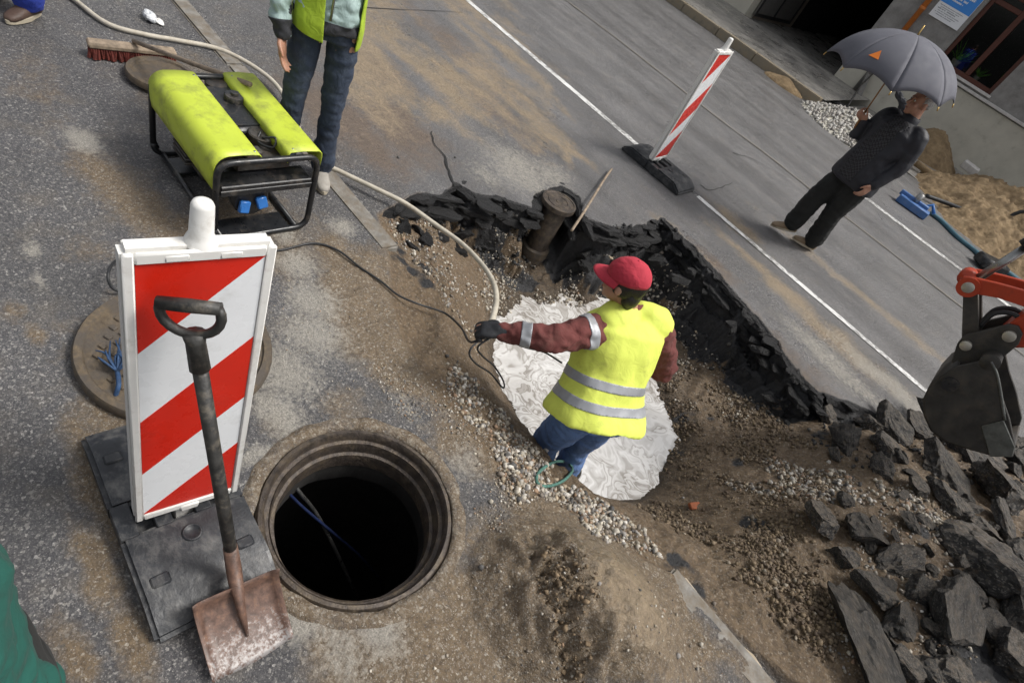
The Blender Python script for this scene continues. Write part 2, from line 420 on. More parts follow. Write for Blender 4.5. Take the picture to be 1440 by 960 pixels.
asp = t.mix(t.math('MULTIPLY', stain, .35), asp, (.2, .165, .12))
# travelled lane is finer and smoother: stretched along the road
mp = t.new('ShaderNodeMapping'); t.l.new(co, mp.inputs[0]); mp.inputs['Scale'].default_value = (.12, 1.2, 1)
streak = t.ramp(t.noise(2.2, 5, .6, co=mp.outputs[0]), [(.3, .75), (.7, 1.3)])
sep = t.new('ShaderNodeSeparateXYZ'); t.l.new(co, sep.inputs[0])
isroad = t.ramp(t.math('DIVIDE', sep.outputs[1], 10.0), [(.23, 0), (.3, 1)])
road = t.mix(1.0, t.mix(.5, asp, (.145, .142, .143)), streak, 'MULTIPLY')
asp = t.mix(isroad, asp, road)
big = t.noise(7, 9, .68); fine = t.noise(38, 8, .7); grit = t.noise(150, 4, .7)
def edge(a, lo=.35, hi=.62, amt=.55, src=big):
    s_ = t.math('ADD', t.attr(a), t.math('MULTIPLY', t.math('SUBTRACT', src, .5), amt*2))
    s_ = t.math('ADD', s_, t.math('MULTIPLY', t.math('SUBTRACT', fine, .5), .5))
    return t.ramp(s_, [(lo, 0), (hi, 1)])
mudc = t.ramp(fine, [(.22, (.055,.038,.024)), (.5, (.155,.11,.064)), (.78, (.27,.20,.12))])
mudc = t.mix(t.math('MULTIPLY', t.ramp(v1g.outputs[1], [(.86, 0), (.9, 1)]), .7), mudc, t.ramp(v1g.outputs[2], [(0, (.06,.055,.05)), (.4, (.25,.21,.16)), (1, (.5,.46,.39))]))
mudc = t.mix(t.math('MULTIPLY', t.ramp(v2g.outputs[2], [(.8, 0), (.86, 1)]), .6), mudc, t.ramp(v2g.outputs[0], [(0, (.05,.045,.04)), (.5, (.28,.24,.19)), (1, (.5,.46,.4))]))
sandc = t.ramp(fine, [(.25, (.17,.13,.085)), (.75, (.36,.28,.185))])
brownc = t.ramp(fine, [(.25, (.07,.05,.036)), (.6, (.155,.115,.085)), (.8, (.22,.17,.125))])
palec = t.ramp(grit, [(.3, (.17,.16,.138)), (.7, (.46,.43,.375))])
tarc = t.ramp(fine, [(.3, (.008,.008,.009)), (.6, (.022,.022,.024)), (.85, (.055,.052,.05))])
sv = t.voro(130, out='Color'); svg = t.new('ShaderNodeSeparateColor'); t.l.new(sv, svg.inputs[0])
dirtc = t.ramp(fine, [(.2, (.035,.024,.015)), (.5, (.125,.086,.05)), (.8, (.24,.175,.108))])
dirtc = t.mix(t.ramp(svg.outputs[0], [(.8, 0), (.9, .5)]), dirtc, t.ramp(svg.outputs[1], [(0, (.12,.1,.08)), (1, (.38,.33,.26))]))
c = t.mix(t.math('MULTIPLY', edge('mud', .25, .75), .9), asp, mudc)
c = t.mix(t.math('MULTIPLY', edge('brown', .22, .75), .9), c, brownc)
c = t.mix(t.math('MULTIPLY', edge('sand', .22, .8), .88), c, sandc)
c = t.mix(t.math('MULTIPLY', edge('pale', .30, .8, .7, fine), .85), c, palec)
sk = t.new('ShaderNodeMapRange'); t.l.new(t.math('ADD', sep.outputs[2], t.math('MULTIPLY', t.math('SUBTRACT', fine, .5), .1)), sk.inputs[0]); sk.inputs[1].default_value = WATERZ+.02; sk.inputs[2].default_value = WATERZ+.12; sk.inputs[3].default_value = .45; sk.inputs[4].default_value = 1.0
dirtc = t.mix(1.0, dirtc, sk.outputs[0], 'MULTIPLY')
pitf = t.ramp(t.attr('pit'), [(.2, 0), (.8, 1)])
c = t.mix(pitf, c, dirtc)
tf = edge('tar', .4, .6, .3)
c = t.mix(tf, c, tarc)
h1 = t.voro(95, out='Distance'); h2 = t.voro(230, out='Distance')
hh = t.math('ADD', t.math('MULTIPLY', h1, -1.0), t.math('MULTIPLY', h2, -.6))
b1 = t.bump(hh, .35, .006)
b2 = t.bump(fine, .7, .03, b1)
t.bump(grit, .25, .005, b2)
wet = t.attr('wet')
rw = t.math('SUBTRACT', t.ramp(t.noise(2.5, 6, .65), [(.3, .3), (.65, .6)]), t.math('MULTIPLY', wet, .2))
rr = t.mix(pitf, rw, t.ramp(fine, [(.3, .5), (.7, .85)]))
rr = t.mix(tf, rr, t.ramp(grit, [(.3, .3), (.7, .6)]))
t.out(c, rr, 0, .5)

ground_part('pavement', (fcy < KERB1-.03) & ~inpit)
ROAD = ground_part('road', (fcy >= KERB1-.03) & ~inpit)
tag(ground_part('excavated_pit', inpit), kind='structure')
def gz(x, y): return float(height(np.array([x]), np.array([y]))[0])
# height lookup on the fine grid
def gzl(x, y):
    i = np.clip(np.searchsorted(xs, x), 1, nx-1); j = np.clip(np.searchsorted(ys, y), 1, ny-1)
    a = (x-xs[i-1])/(xs[i]-xs[i-1]); b = (y-ys[j-1])/(ys[j]-ys[j-1])
    return (GZ[i-1, j-1]*(1-a)+GZ[i, j-1]*a)*(1-b)+(GZ[i-1, j]*(1-a)+GZ[i, j]*a)*b
def on(px, py, dz=0.0, it=14):          # point where a sight line meets the modelled ground
    z = 0.0
    for _ in range(it):
        p = at(px, py, z); z = z*.5+.5*float(gzl(np.array([p.x]), np.array([p.y]))[0])
    p = at(px, py, z); p.z += dz; return p

# ---- road paint
t = NT('road_paint'); pn = t.noise(22, 8, .75); pm = t.noise(1.4, 3)
pf = t.ramp(t.math('ADD', pn, t.math('MULTIPLY', t.math('SUBTRACT', pm, .5), .5)), [(.47, 0), (.6, 1)])
t.out(t.mix(t.math('MULTIPLY', pf, .85), t.ramp(t.noise(6, 5), [(.3, (.5,.5,.48)), (.7, (.72,.72,.7))]), (.13, .125, .12)), .55)
def stripe(name, y0, y1, x0, x1, label=None):
    mb = MB(); rs = random.Random(3); x = x0; n = int((x1-x0)/.06)
    a = []; b = []
    for i in range(n+1):
        x = x0+(x1-x0)*i/n
        j0 = .008*mnoise.noise(V((x*6, y0, 0))); j1 = .008*mnoise.noise(V((x*6, y1, 5)))
        a.append(x); b.append((y0+j0, y1+j1))
    vs = []; fs = []
    for x, (p, q) in zip(a, b):
        vs += [(x, p, ROADZ+.004+max(0, gzl(np.array([x]), np.array([p]))[0]-ROADZ)), (x, q, ROADZ+.004+max(0, gzl(np.array([x]), np.array([q]))[0]-ROADZ))]
    for i in range(n): fs.append((2*i, 2*i+2, 2*i+3, 2*i+1))
    mb.add(vs, fs); o = mb.build(name, 'road_paint'); return tag(o, kind='structure')
Y1L = at(985, 280, ROADZ).y
stripe('lane_marking', Y1L-.045, Y1L+.045, -30, -2.62)
stripe('lane_marking', Y1L-.035, Y1L+.035, -1.86, 8)
Y2L = at(1300, 341, ROADZ).y
stripe('lane_marking', Y2L-.06, Y2L+.06, -1.15, 8)
# narrow repaired joint along the lane
t = NT('joint_seal'); t.out(t.ramp(t.noise(30, 5), [(.3, (.13,.12,.105)), (.7, (.2,.18,.15))]), .75)
mb = MB(); pts = []
yj = at(967, 133, ROADZ).y
for i in range(120):
    x = -14+i*.16; y = yj+.06*mnoise.noise(V((x*.7, 3, 1)))
    pts.append((x, y))
vs = []; fs = []
for x, y in pts:
    ww = .018+.012*mnoise.noise(V((x*3, 8, 2))); vs += [(x, y-ww, ROADZ+.009), (x, y+ww, ROADZ+.009)]
for i in range(len(pts)-1): fs.append((2*i, 2*i+2, 2*i+3, 2*i+1))
mb.add(vs, fs); tag(mb.build('road_joint', 'joint_seal'), kind='structure')

# ---- cracks in the asphalt beside the pit (flat dark strips on the surface)
t = NT('crack_dark'); t.out((.012, .012, .012), .8)
def crack(pxs, w0, name='asphalt_crack'):
    P = spline([at(x, y, ROADZ) for x, y in pxs], 6); vs = []; fs = []
    for i, p in enumerate(P):
        d = (P[min(i+1, len(P)-1)]-P[max(0, i-1)]).normalized(); q = V((-d.y, d.x, 0))
        p = p+q*.02*mnoise.noise(p*14); ww = w0*(.5+.9*abs(mnoise.noise(p*9)))*(1-.75*i/len(P))
        z = ROADZ+.006+max(0, gzl(np.array([p.x]), np.array([p.y]))[0]-ROADZ)
        for s in (-1, 1): vs.append((p.x+q.x*ww*s, p.y+q.y*ww*s, z))
    for i in range(len(P)-1): fs.append((2*i, 2*i+2, 2*i+3, 2*i+1))
    mb = MB(); mb.add(vs, fs); tag(mb.build(name, 'crack_dark'), kind='structure')
crack([(641,262),(632,245),(624,220),(612,205),(606,185)], .016)
crack([(985,262),(1000,268),(1030,258)], .012); crack([(1030,215),(1060,225),(1105,250)], .01)
crack([(380,8),(520,12),(650,18)], .012)

# ---- kerb stones, each its own piece of the kerb
simple('kerb_stone', (.2, .19, .172), .75, var=.35, scale=14, bump=.5, bscale=90, dirt=(.13, .1, .065), dirt_amt=.75)
kerb = empty('kerb', (0, (KERB0+KERB1)/2, 0)); tag(kerb, kind='structure')
def kerb_run(x0, x1, parent, y0, y1, z0, z1, mat='kerb_stone', L=1.0, dz=.0):
    x = x0; rs = random.Random(x0)
    while x < x1-.02:
        e = min(x+L, x1); mb = MB()
        mb.box((x+.004, y0, z0), (e-.004, y1, z1+rs.uniform(-.006, .006)), .012, seg=2)
        o = mb.build('kerb_stone', mat, None, angle=40); o.location.y += rs.uniform(-.006, .006)
        o.parent = parent; o.matrix_parent_inverse = Matrix.Translation(-parent.location)
        x = e
kx1 = at(545, 352).x; kx2 = at(938, 808).x
kerb_run(-14, kx1, kerb, KERB0, KERB1, -.25, .012)
kerb_run(kx2, at(1075, 955).x+.25, kerb, KERB0+.02, KERB1+.02, -.25, .004)
# puddle in the groove behind the kerb
t = NT('muddy_water'); t.out(t.ramp(t.noise(8, 4), [(.3, (.33,.27,.19)), (.7, (.45,.38,.28))]), .06)
mb = MB(); P = [at(x, y, -.03) for x, y in [(952,812),(965,812),(985,838),(1010,868),(1035,900),(1060,920),(1072,938),(1062,952),(1045,935),(1000,880),(968,842)]]
mb.f.append(tuple(range(len(P)))); mb.v = [tuple(p) for p in P]
tag(mb.build('puddle', 'muddy_water'), kind='structure')

# ---- the pool of milky water in the pit
t = NT('milky_water'); co = t.coord()
ds = t.new('ShaderNodeTexNoise'); t.l.new(co, ds.inputs['Vector']); ds.inputs['Scale'].default_value = 2.6; ds.inputs['Detail'].default_value = 2
va = t.new('ShaderNodeVectorMath', operation='MULTIPLY_ADD'); t.l.new(ds.outputs['Color'], va.inputs[0]); va.inputs[1].default_value = (.9, .9, .9); t.l.new(co, va.inputs[2])
ds2 = t.new('ShaderNodeTexNoise'); t.l.new(va.outputs[0], ds2.inputs['Vector']); ds2.inputs['Scale'].default_value = 4.5; ds2.inputs['Detail'].default_value = 3
vb = t.new('ShaderNodeVectorMath', operation='MULTIPLY_ADD'); t.l.new(ds2.outputs['Color'], vb.inputs[0]); vb.inputs[1].default_value = (.55, .55, .55); t.l.new(va.outputs[0], vb.inputs[2])
nf = t.noise(1.7, 1.5, .45, co=vb.outputs[0])
band = t.math('ADD', t.math('MULTIPLY', t.math('SINE', t.math('MULTIPLY', nf, 88.0)), .72), t.math('MULTIPLY', t.math('SINE', t.math('MULTIPLY', nf, 221.0)), .28))
f1 = t.ramp(t.math('MULTIPLY_ADD', band, .5, .5), [(.08, 0), (.4, .55), (.8, 1)])
f2 = t.ramp(t.noise(2.2, 5, .6, co=va.outputs[0]), [(.40, 0), (.62, 1)])
f = t.mix(f2, t.math('MULTIPLY', f1, .6), t.math('ADD', t.math('MULTIPLY', f1, .55), .45))
c = t.ramp(f, [(0, (.24,.22,.195)), (.3, (.35,.33,.305)), (.55, (.47,.455,.435)), (1, (.65,.64,.625))])
spk = t.ramp(t.noise(60, 3, .6), [(.68, 0), (.74, 1)])
c = t.mix(t.math('MULTIPLY', spk, .4), c, (.3, .26, .2))
t.bump(t.noise(5, 2), .02, .01); t.out(c, .06, 0, .5)
mb = MB(); n = 60; P = [at(x, y, WATERZ) for x, y in [(670,400),(760,395),(860,410),(980,470),(1020,600),(990,740),(900,800),(760,760),(650,600),(640,480)]]
mb.v = [tuple(p) for p in P]; mb.f = [tuple(range(len(P)))]
o = mb.build('water_pool', 'milky_water'); tag(o, kind='structure')
# ================================================================== STREET THINGS
simple('rusty_iron', (.06, .048, .04), .55, .3, var=.5, scale=22, bump=.6, bscale=70, dirt=(.15, .115, .075), dirt_amt=.5, bdist=.008)
simple('shaded_concrete', (.022, .02, .018), .9, var=.4, scale=6, bump=.6, bscale=30)  # concrete taken near black, the shaft's shade put into its colour
simple('black_rubber', (.02, .022, .026), .45, var=.4, scale=12, bump=.5, bscale=45, dirt=(.16, .155, .145), dirt_amt=.45)
simple('white_plastic', (.74, .73, .70), .4, var=.06, scale=11, bump=.08, dirt=(.36, .32, .26), dirt_amt=.3)
simple('white_sheeting', (.8, .82, .84), .3, var=.03, scale=8, bump=.03, dirt=(.5, .5, .48), dirt_amt=.15)
simple('red_sheeting', (.62, .02, .008), .3, var=.06, scale=8, bump=.03, dirt=(.4, .03, .02), dirt_amt=.2)
simple('worn_handle', (.03, .029, .027), .5, var=.5, scale=30, bump=.4, bscale=80, dirt=(.2, .17, .13), dirt_amt=.35)
simple('black_paint', (.014, .015, .017), .35, var=.3, scale=15, bump=.1, dirt=(.13, .11, .09), dirt_amt=.35)
simple('lime_paint', (.47, .56, .05), .5, var=.07, scale=6, bump=.06, bscale=30, dirt=(.13, .135, .05), dirt_amt=.42)
simple('engine_metal', (.09, .085, .08), .5, .6, var=.6, scale=25, bump=.5, bscale=60, dirt=(.12, .08, .05), dirt_amt=.5)
simple('steel', (.32, .32, .31), .35, .9, var=.2, scale=20, bump=.1)
simple('blue_plastic', (.03, .15, .45), .35, var=.1, bump=.05)
simple('yellow_plastic', (.8, .5, .02), .4, var=.1, bump=.05)
simple('old_wood', (.27, .21, .15), .8, var=.35, scale=20, bump=.4, bscale=50, dirt=(.1, .08, .06), dirt_amt=.4)
simple('red_bristle', (.10, .016, .01), .8, var=.5, scale=40, bump=.6, bscale=150)
simple('orange_bristle', (.5, .13, .03), .8, var=.4, scale=40, bump=.6, bscale=150)
simple('beige_hose', (.5, .46, .38), .55, var=.12, scale=14, bump=.1, dirt=(.27, .22, .15), dirt_amt=.4)
simple('black_cable', (.02, .021, .023), .5, var=.3, bump=.1)
simple('green_rope', (.07, .17, .14), .8, var=.4, scale=60, bump=.5, bscale=200)
simple('blue_cord', (.02, .055, .13), .7, var=.6, scale=30, bump=.4, bscale=200)
simple('blue_wire', (.01, .018, .06), .5, var=.2, bump=.1)
simple('clear_plastic', (.62, .64, .66), .25, var=.15, scale=30, bump=.5, bscale=40)

def shovel_blade_material():
    t = NT('shovel_steel'); n1 = t.noise(9, 8, .7); n2 = t.noise(40, 6, .7)
    rust = t.ramp(n2, [(.3, (.05,.03,.022)), (.55, (.13,.075,.055)), (.75, (.22,.12,.07))])
    g = t.new('ShaderNodeSeparateXYZ'); t.l.new(t.coord(), g.inputs[0])
    worn = t.math('ADD', t.math('MULTIPLY', g.outputs[2], -9.0), t.math('MULTIPLY', n2, 1.7))   # bare where it digs
    f = t.math('MULTIPLY', t.ramp(t.math('ADD', worn, t.math('MULTIPLY', t.math('SUBTRACT', t.noise(120, 3, .6), .5), 1.2)), [(.45, 0), (.8, 1)]), .8)
    t.bump(n2, .4, .003)
    t.out(t.mix(f, rust, (.34, .335, .33)), t.ramp(n2, [(.3, .3), (.7, .6)]), t.math('MULTIPLY', f, .55))
shovel_blade_material()

# ---------------- open manhole: iron frame, shaft, cables
mh = empty('open_manhole', RING-ZUP*.010, 'open round manhole with rusty iron frame and dark shaft', 'manhole')
mb = MB(); R = RING_R
mb.lathe([(R+.004, -.12), (R+.004, -.004), (R-.006, .014), (R-.02, .016), (R-.028, .004), (R-.03, -.03), (R-.046, -.033), (R-.05, -.028), (R-.055, -.06), (R-.057, -.085), (R-.07, -.09), (R-.074, -.11), (R-.07, -.18), (R+.004, -.18)], 72)
fr = mb.build('frame', 'rusty_iron', mh, angle=35)
ripple(fr.data, lambda p: .004*mnoise.noise(p*14))
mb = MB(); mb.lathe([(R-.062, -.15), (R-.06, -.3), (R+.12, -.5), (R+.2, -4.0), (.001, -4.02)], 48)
sh = mb.build('shaft', 'shaded_concrete', mh, True); ripple(sh.data, lambda p: .012*mnoise.noise(p*9))
mb = MB(); mb.lathe([(R+.085, -.03), (R+.06, .014), (R+.03, .018), (R+.0035, .013), (R+.0035, -.1)], 96)
co_ = mb.build('mortar_collar', 'ground', mh, True); ripple(co_.data, lambda p: .011*mnoise.noise(p*9)+.006*mnoise.noise(p*22))
for a_, v_ in (('mud', .72), ('wet', .3), ('pale', .3)):
    q_ = co_.data.attributes.new(a_, 'FLOAT', 'POINT'); q_.data.foreach_set('value', np.full(len(co_.data.vertices), v_, np.float32))
def local(o, pts): return [V(p)-V(o.location) for p in pts]
mb = MB(); mb.tube(spline(local(mh, [at(402,660,-.22), at(420,690,-.3), at(450,730,-.55), at(495,822,-.95), at(520,880,-1.6)])), .009, 8)
mb.build('steel_cable', 'steel', mh, True)
mb = MB(); mb.tube(spline(local(mh, [at(395,682,-.2), at(425,712,-.4), at(470,750,-.62), at(510,785,-.85), at(535,818,-1.2), at(540,850,-1.9)])), .007, 8)
mb.build('blue_cable', 'blue_wire', mh, True)

# ---------------- manhole cover lying behind the barrier
t = NT('muddy_iron'); n1 = t.noise(14, 8, .7)
t.bump(n1, .6, .012)
t.out(t.mix(t.ramp(n1, [(.42, 0), (.6, 1)]), (.075, .062, .05), t.ramp(t.noise(45, 5), [(.3, (.07,.052,.033)), (.7, (.15,.112,.07))])), .7)
def cover(name, loc, r, th, label, mat, group=None, tilt=(0, 0), lugs=True):
    e = empty(name, loc, label, 'manhole cover', group); e.rotation_euler = (tilt[0], tilt[1], .4)
    mb = MB(); mb.lathe([(.001, 0), (r-.02, 0), (r, .012), (r, th-.012), (r-.008, th), (r-.035, th), (r-.042, th-.012), (r-.06, th-.012), (.001, th-.01)], 56)
    o = mb.build('disc', mat, e, angle=40); ripple(o.data, lambda p: .002*mnoise.noise(p*20))
    if lugs:
        mb = MB()
        for i in range(-6, 7):
            for j in range(-6, 7):
                x, y = i*.048+(j % 2)*.024, j*.045
                if math.hypot(x, y) < r-.08:
                    mb.box((x-.014, y-.012, th-.014), (x+.014, y+.012, th-.003), .003)
        o = mb.build('tread_lugs', mat, e)
    return e
LID = at(252, 492, .03)
cover('manhole_cover', (LID.x, LID.y, .008), .365, .05, 'mud-caked round manhole cover with blue frayed cord, behind the striped board and shovel', 'muddy_iron', tilt=(.02, .01))
D2 = at(228, 106, .04)
cover('rubber_disc', (D2.x, D2.y, .01), .20, .05, 'round black cover with grit on top, behind the lime generator', 'muddy_iron', lugs=False)
# frayed blue cord on the cover
mb = MB(); base = at(163, 545, .07); rs = random.Random(5)
mb.tube(spline([at(162,558,.03), at(167,540,.075), at(165,522,.07)], 5), .009, 7)
for k in range(13):
    a = at(165, 522, .07); tip = at(165+rs.uniform(-34, 16), 522-rs.uniform(20, 52), rs.uniform(.07, .11))
    mid = (a+tip)/2+V((rs.uniform(-.02, .02), rs.uniform(-.02, .02), .015))
    mb.tube(spline([a, mid, tip], 4), [.005]*5+[.004, .0035, .003, .002], 5)
tag(mb.build('frayed_cord', 'blue_cord', smooth=True), 'frayed dark blue cord end lying on the muddy manhole cover', 'cord')
mb = MB(); mb.tube(spline([at(195,362,.01), at(165,365,.07), at(152,385,.09), at(158,405,.04), at(178,412,.01)], 6), .006, 6)
tag(mb.build('bent_wire', 'black_cable', smooth=True), 'short bent black wire on the asphalt behind the striped board', 'wire')

# ---------------- barrier boards
BW, BH, BT = .315, 1.13, .055
def clip_poly(poly, axis, val, keep_less):
    out = []
    for i in range(len(poly)):
        a, b = poly[i], poly[(i+1) % len(poly)]
        ia = a[axis] <= val if keep_less else a[axis] >= val; ib = b[axis] <= val if keep_less else b[axis] >= val
        if ia: out.append(a)
        if ia != ib:
            tt = (val-a[axis])/(b[axis]-a[axis]); out.append((a[0]+(b[0]-a[0])*tt, a[1]+(b[1]-a[1])*tt))
    return out
def make_barrier(loc, yaw, board_dx, board_M, label):
    """board in local axes: x along base, board across it, front towards +x"""
    e = empty('barrier_board', loc, label, 'barrier'); e.rotation_euler = (0, 0, yaw)
    L, Wd, T = .80, .385, .09
    b = MB()
    def slope_block(x0, x1, drop):
        pr = [(x0, 0), (x1, 0), (x1, T-(drop if x1 > 0 else 0)), (x1-.10 if x1 > 0 else x1, T), (x0+.10 if x0 < 0 and drop else x0, T), (x0, T-(drop if x0 < 0 else 0))]
        bm = bmesh.new()
        vs = [[bm.verts.new((x, y, z)) for x, z in pr] for y in (-Wd/2, Wd/2)]
        n = len(pr)
        for i in range(n): bm.faces.new((vs[0][i], vs[0][(i+1) % n], vs[1][(i+1) % n], vs[1][i]))
        bm.faces.new(vs[0][::-1]); bm.faces.new(vs[1])
        bmesh.ops.remove_doubles(bm, verts=bm.verts, dist=.0005)
        bmesh.ops.recalc_face_normals(bm, faces=bm.faces)
        bmesh.ops.bevel(bm, geom=bm.edges[:], offset=.014, segments=2, affect='EDGES')
        b.from_bm(bm)
    slope_block(-L/2, -.05, .055); slope_block(.055, L/2, .055)
    for y0, y1 in ((-Wd/2+.002, -.135), (-.085, -.035), (.035, .085), (.135, Wd/2-.002)):
        b.box((-.062, y0, .004), (.067, y1, T-.0015), .003)
    b.box((-.05, -Wd/2+.02, .003), (.055, Wd/2-.02, .022))
    for sx in (-.24, .24):                                   # raised nubs on top
        for sy in (-.13, .13):
            b.box((sx-.02, sy-.028, T-.01), (sx+.02, sy+.028, T+.007), .006)
    ba = b.build('base', 'black_rubber', e, angle=40)
    ripple(ba.data, lambda p: .0015*mnoise.noise(p*25))
    mbd = MB(); mbd.lathe([(.032, T+.001), (.03, T+.006), (.024, T+.006), (.022, T+.001), (.001, T+.002)], 24, (.13, 0, 0))
    mbd.build('moulded_ring', 'black_rubber', ba, True)
    # board
    bo = MB(); M = board_M
    fy = BT/2
    bo.box((-BW/2, -fy, 0), (BW/2, fy, BH), .012, M, 2)
    w = BW/2-.001
    for lo, hi in (((-w, -fy-.009, 0), (-w+.022, -fy+.004, BH)), ((w-.022, -fy-.009, 0), (w, -fy+.004, BH)), ((-w+.0225, -fy-.0085, BH-.03), (w-.0225, -fy+.004, BH)), ((-w+.0225, -fy-.0085, 0), (w-.0225, -fy+.004, .03))):
        bo.box(lo, hi, .004, M)
    for sx in (-.055, .055): bo.box((sx-.025, -fy-.011, BH-.026), (sx+.025, -fy, BH-.006), .004, M)
    bo.box((-.03, -fy-.014, -.012), (.03, -fy+.01, .022), .006, M)
    bo.box((-.04, -.022, -.09), (.04, .022, .02), .004, M)
    board = bo.build('board', 'white_plastic', e, angle=40)
    k = MB(); k.lathe([(.036, BH-.004), (.03, BH+.012), (.0255, BH+.022), (.0235, BH+.095), (.02, BH+.103), (.012, BH+.107), (.001, BH+.107)], 24, M=M)
    k.build('knob', 'white_plastic', board, angle=50)
    iw = BW/2-.0245; ih0, ih1 = .032, BH-.032; H_ = ih1-ih0
    def sheet(name, poly, mat, d):
        p = MB(); p.prism([(x, -fy-d, z) for x, z in poly], (0, d-.001, 0), M); p.build(name, mat, board)
    sheet('white_sheet', [(-iw, ih0), (iw, ih0), (iw, ih1), (-iw, ih1)], 'white_sheeting', .002)
    rise = .262*H_
    for s0, s1 in ((-.6, .262), (.526, .772), (.998, 1.7)):
        za, zb = ih1-s0*H_, ih1-s1*H_
        poly = [(-iw, za), (-iw, zb), (iw, zb+rise), (iw, za+rise)]
        poly = clip_poly(clip_poly(poly, 1, ih1, True), 1, ih0, False)
        sheet('red_stripe', poly, 'red_sheeting', .0032)
    return e
BL_, BR_, TL_, TR_ = at(195,732,.11), at(330,689,.11), at(185,361,1.235), at(378,345,1.235)
xa = ((BR_-BL_)+(TR_-TL_)).normalized(); za = ((TL_+TR_)-(BL_+BR_)).normalized()
xa = (xa-za*xa.dot(za)).normalized(); ya = za.cross(xa)
bc = V((-1.0, .405, 0)); Mw = Matrix((xa, ya, za)).transposed().to_4x4(); Mw.translation = (BL_+BR_)/2+ya*.03
NB = make_barrier(bc, -.07, 0, (Matrix.Translation(bc) @ Matrix.Rotation(-.07, 4, 'Z')).inverted() @ Mw, 'red and white striped board on black rubber base, shovel leaning on it')
fb = V((-2.33, 5.60, ROADZ)); fyaw = .03
Mf = Matrix.Translation((-.07, -.02, .11)) @ Matrix.Rotation(PI/2+.03, 4, 'Z') @ Matrix.Rotation(-.02, 4, 'Y')
FB = make_barrier(fb, fyaw, 0, Mf, 'striped barrier board standing alone on the road by the white lane line')

# ---------------- shovel
g1 = atX(268, 440, -.915); s1 = at(329, 800, .155)
SH = empty('shovel', at(350, 890, 0), 'worn shovel with D-grip leaning on the striped board, blade beside the manhole', 'shovel')
sloc = SH.location
hd = (g1-s1).normalized()
gr0 = s1+hd*((g1-s1).length-.06)
mb = MB(); mb.tube(local(SH, [s1-hd*.02, s1+hd*.35, gr0]), [.019, .0195, .018], 12); mb.build('handle', 'worn_handle', SH, True)
side = (IMR*1.0+IMU*.12).normalized(); side = (side-hd*side.dot(hd)).normalized()
mb = MB()
mb.tube(local(SH, [gr0-hd*.10, gr0-hd*.02, gr0+hd*.005]), [.024, .022, .026], 12)
arc = [gr0+hd*(.055-.055*math.cos(a*.5*PI/1.0))+side*(.062*math.sin(a*PI/2)) for a in np.linspace(-1, 1, 13)]
gl = [gr0+side*.064*math.sin(x)+hd*(.058*(1-math.cos(x))) for x in np.linspace(-PI*.62, PI*.62, 15)]
mb.tube(local(SH, gl), .0115, 10)
a, b = gl[0], gl[-1]
gb = mb.build('grip', 'worn_handle', SH, True)
mb = MB(); mb.tube(local(SH, [a-side*.006, a*.5+b*.5, b+side*.006]), [.0155, .017, .0155], 12); mb.build('grip_bar', 'worn_handle', SH, True)
# blade
c00, c10, c01, c11 = at(266,848,.12), at(386,796,.13), at(297,957,.008), at(411,893,.008)
nrm = (c10-c00).cross(c01-c00).normalized()
if nrm.z < 0: nrm = -nrm
nu, nv = 17, 15; top = []; rows = []
for j in range(nv):
    v_ = j/(nv-1); r_ = []
    for i in range(nu):
        u_ = i/(nu-1)
        p = (c00*(1-u_)+c10*u_)*(1-v_)+(c01*(1-u_)+c11*u_)*v_
        e_ = abs(2*u_-1); lip = max(0, (e_-.8)/.2)**1.5*.032*(1-.55*v_**2)
        rib = .016*math.exp(-((u_-.5)/.045)**2)*max(0, 1-v_*1.35)
        back = .03*max(0, 1-v_/.14)**1.3
        bow = -.022*math.sin(PI*v_)
        p = p+nrm*(lip+rib+back+bow+.012)+(c01-c00).normalized()*(.012*math.sin(PI*u_)*v_)
        r_.append(p-sloc)
    rows.append(r_)
mb = MB(); vs = [p for r_ in rows for p in r_]; nvv = len(vs)
fs = [(j*nu+i, j*nu+i+1, (j+1)*nu+i+1, (j+1)*nu+i) for j in range(nv-1) for i in range(nu-1)]
mb.add(vs, fs); bl = mb.build('blade', 'shovel_steel', SH, True)
sm = bl.modifiers.new('thickness', 'SOLIDIFY'); sm.thickness = .003; sm.offset = -1
mb = MB(); mid = (c00+c10)/2; rd_ = ((c01+c11)/2-mid).normalized()
mb.tube(local(SH, [s1+hd*.12, s1+hd*.02, s1*.35+mid*.65+nrm*.035, mid+nrm*.022+rd_*.07, mid+rd_*.17+nrm*.003]), [.0215, .024, .023, .015, .004], 12)
mb.build('socket', 'shovel_steel', SH, True)

# ---------------- generator
GX0, GX1, GY0, GY1 = -3.02, -2.29, 1.09, 1.60; GT = .475
GE = empty('portable_generator', ((GX0+GX1)/2, (GY0+GY1)/2, 0), 'lime green and black portable generator in a tube frame', 'generator')
gl_ = GE.location
def L(p): return V(p)-gl_
def rounded(pts, r, n=5, closed=True):
    out = []; N_ = len(pts)
    for i in range(N_):
        p = V(pts[i]); a = V(pts[i-1]); b = V(pts[(i+1) % N_])
        if not closed and i in (0, N_-1): out.append(p); continue
        u_ = (a-p).normalized()*r; v_ = (b-p).normalized()*r
        for k in range(n+1):
            tt = k/n; out.append(p+u_*(1-tt)**2+v_*tt**2)
    if closed: out.append(out[0])
    return out
def loop_tube(name, pts, r, mat, par, rad, closed=True):
    mb = MB(); mb.tube([L(p) for p in rounded(pts, rad, 6, closed)], r, 10); return mb.build(name, mat, par, True)
for X in (GX0, GX1):
    loop_tube('end_frame', [(X, GY0, .02), (X, GY1, .02), (X, GY1, GT), (X, GY0, GT)], .016, 'black_paint', GE, .075)
for Y in (GY0+.045, GY1-.06):
    mb = MB(); mb.tube([L((GX0, Y, .02)), L((GX1, Y, .02))], .015, 10); mb.build('bottom_rail', 'black_paint', GE, True)
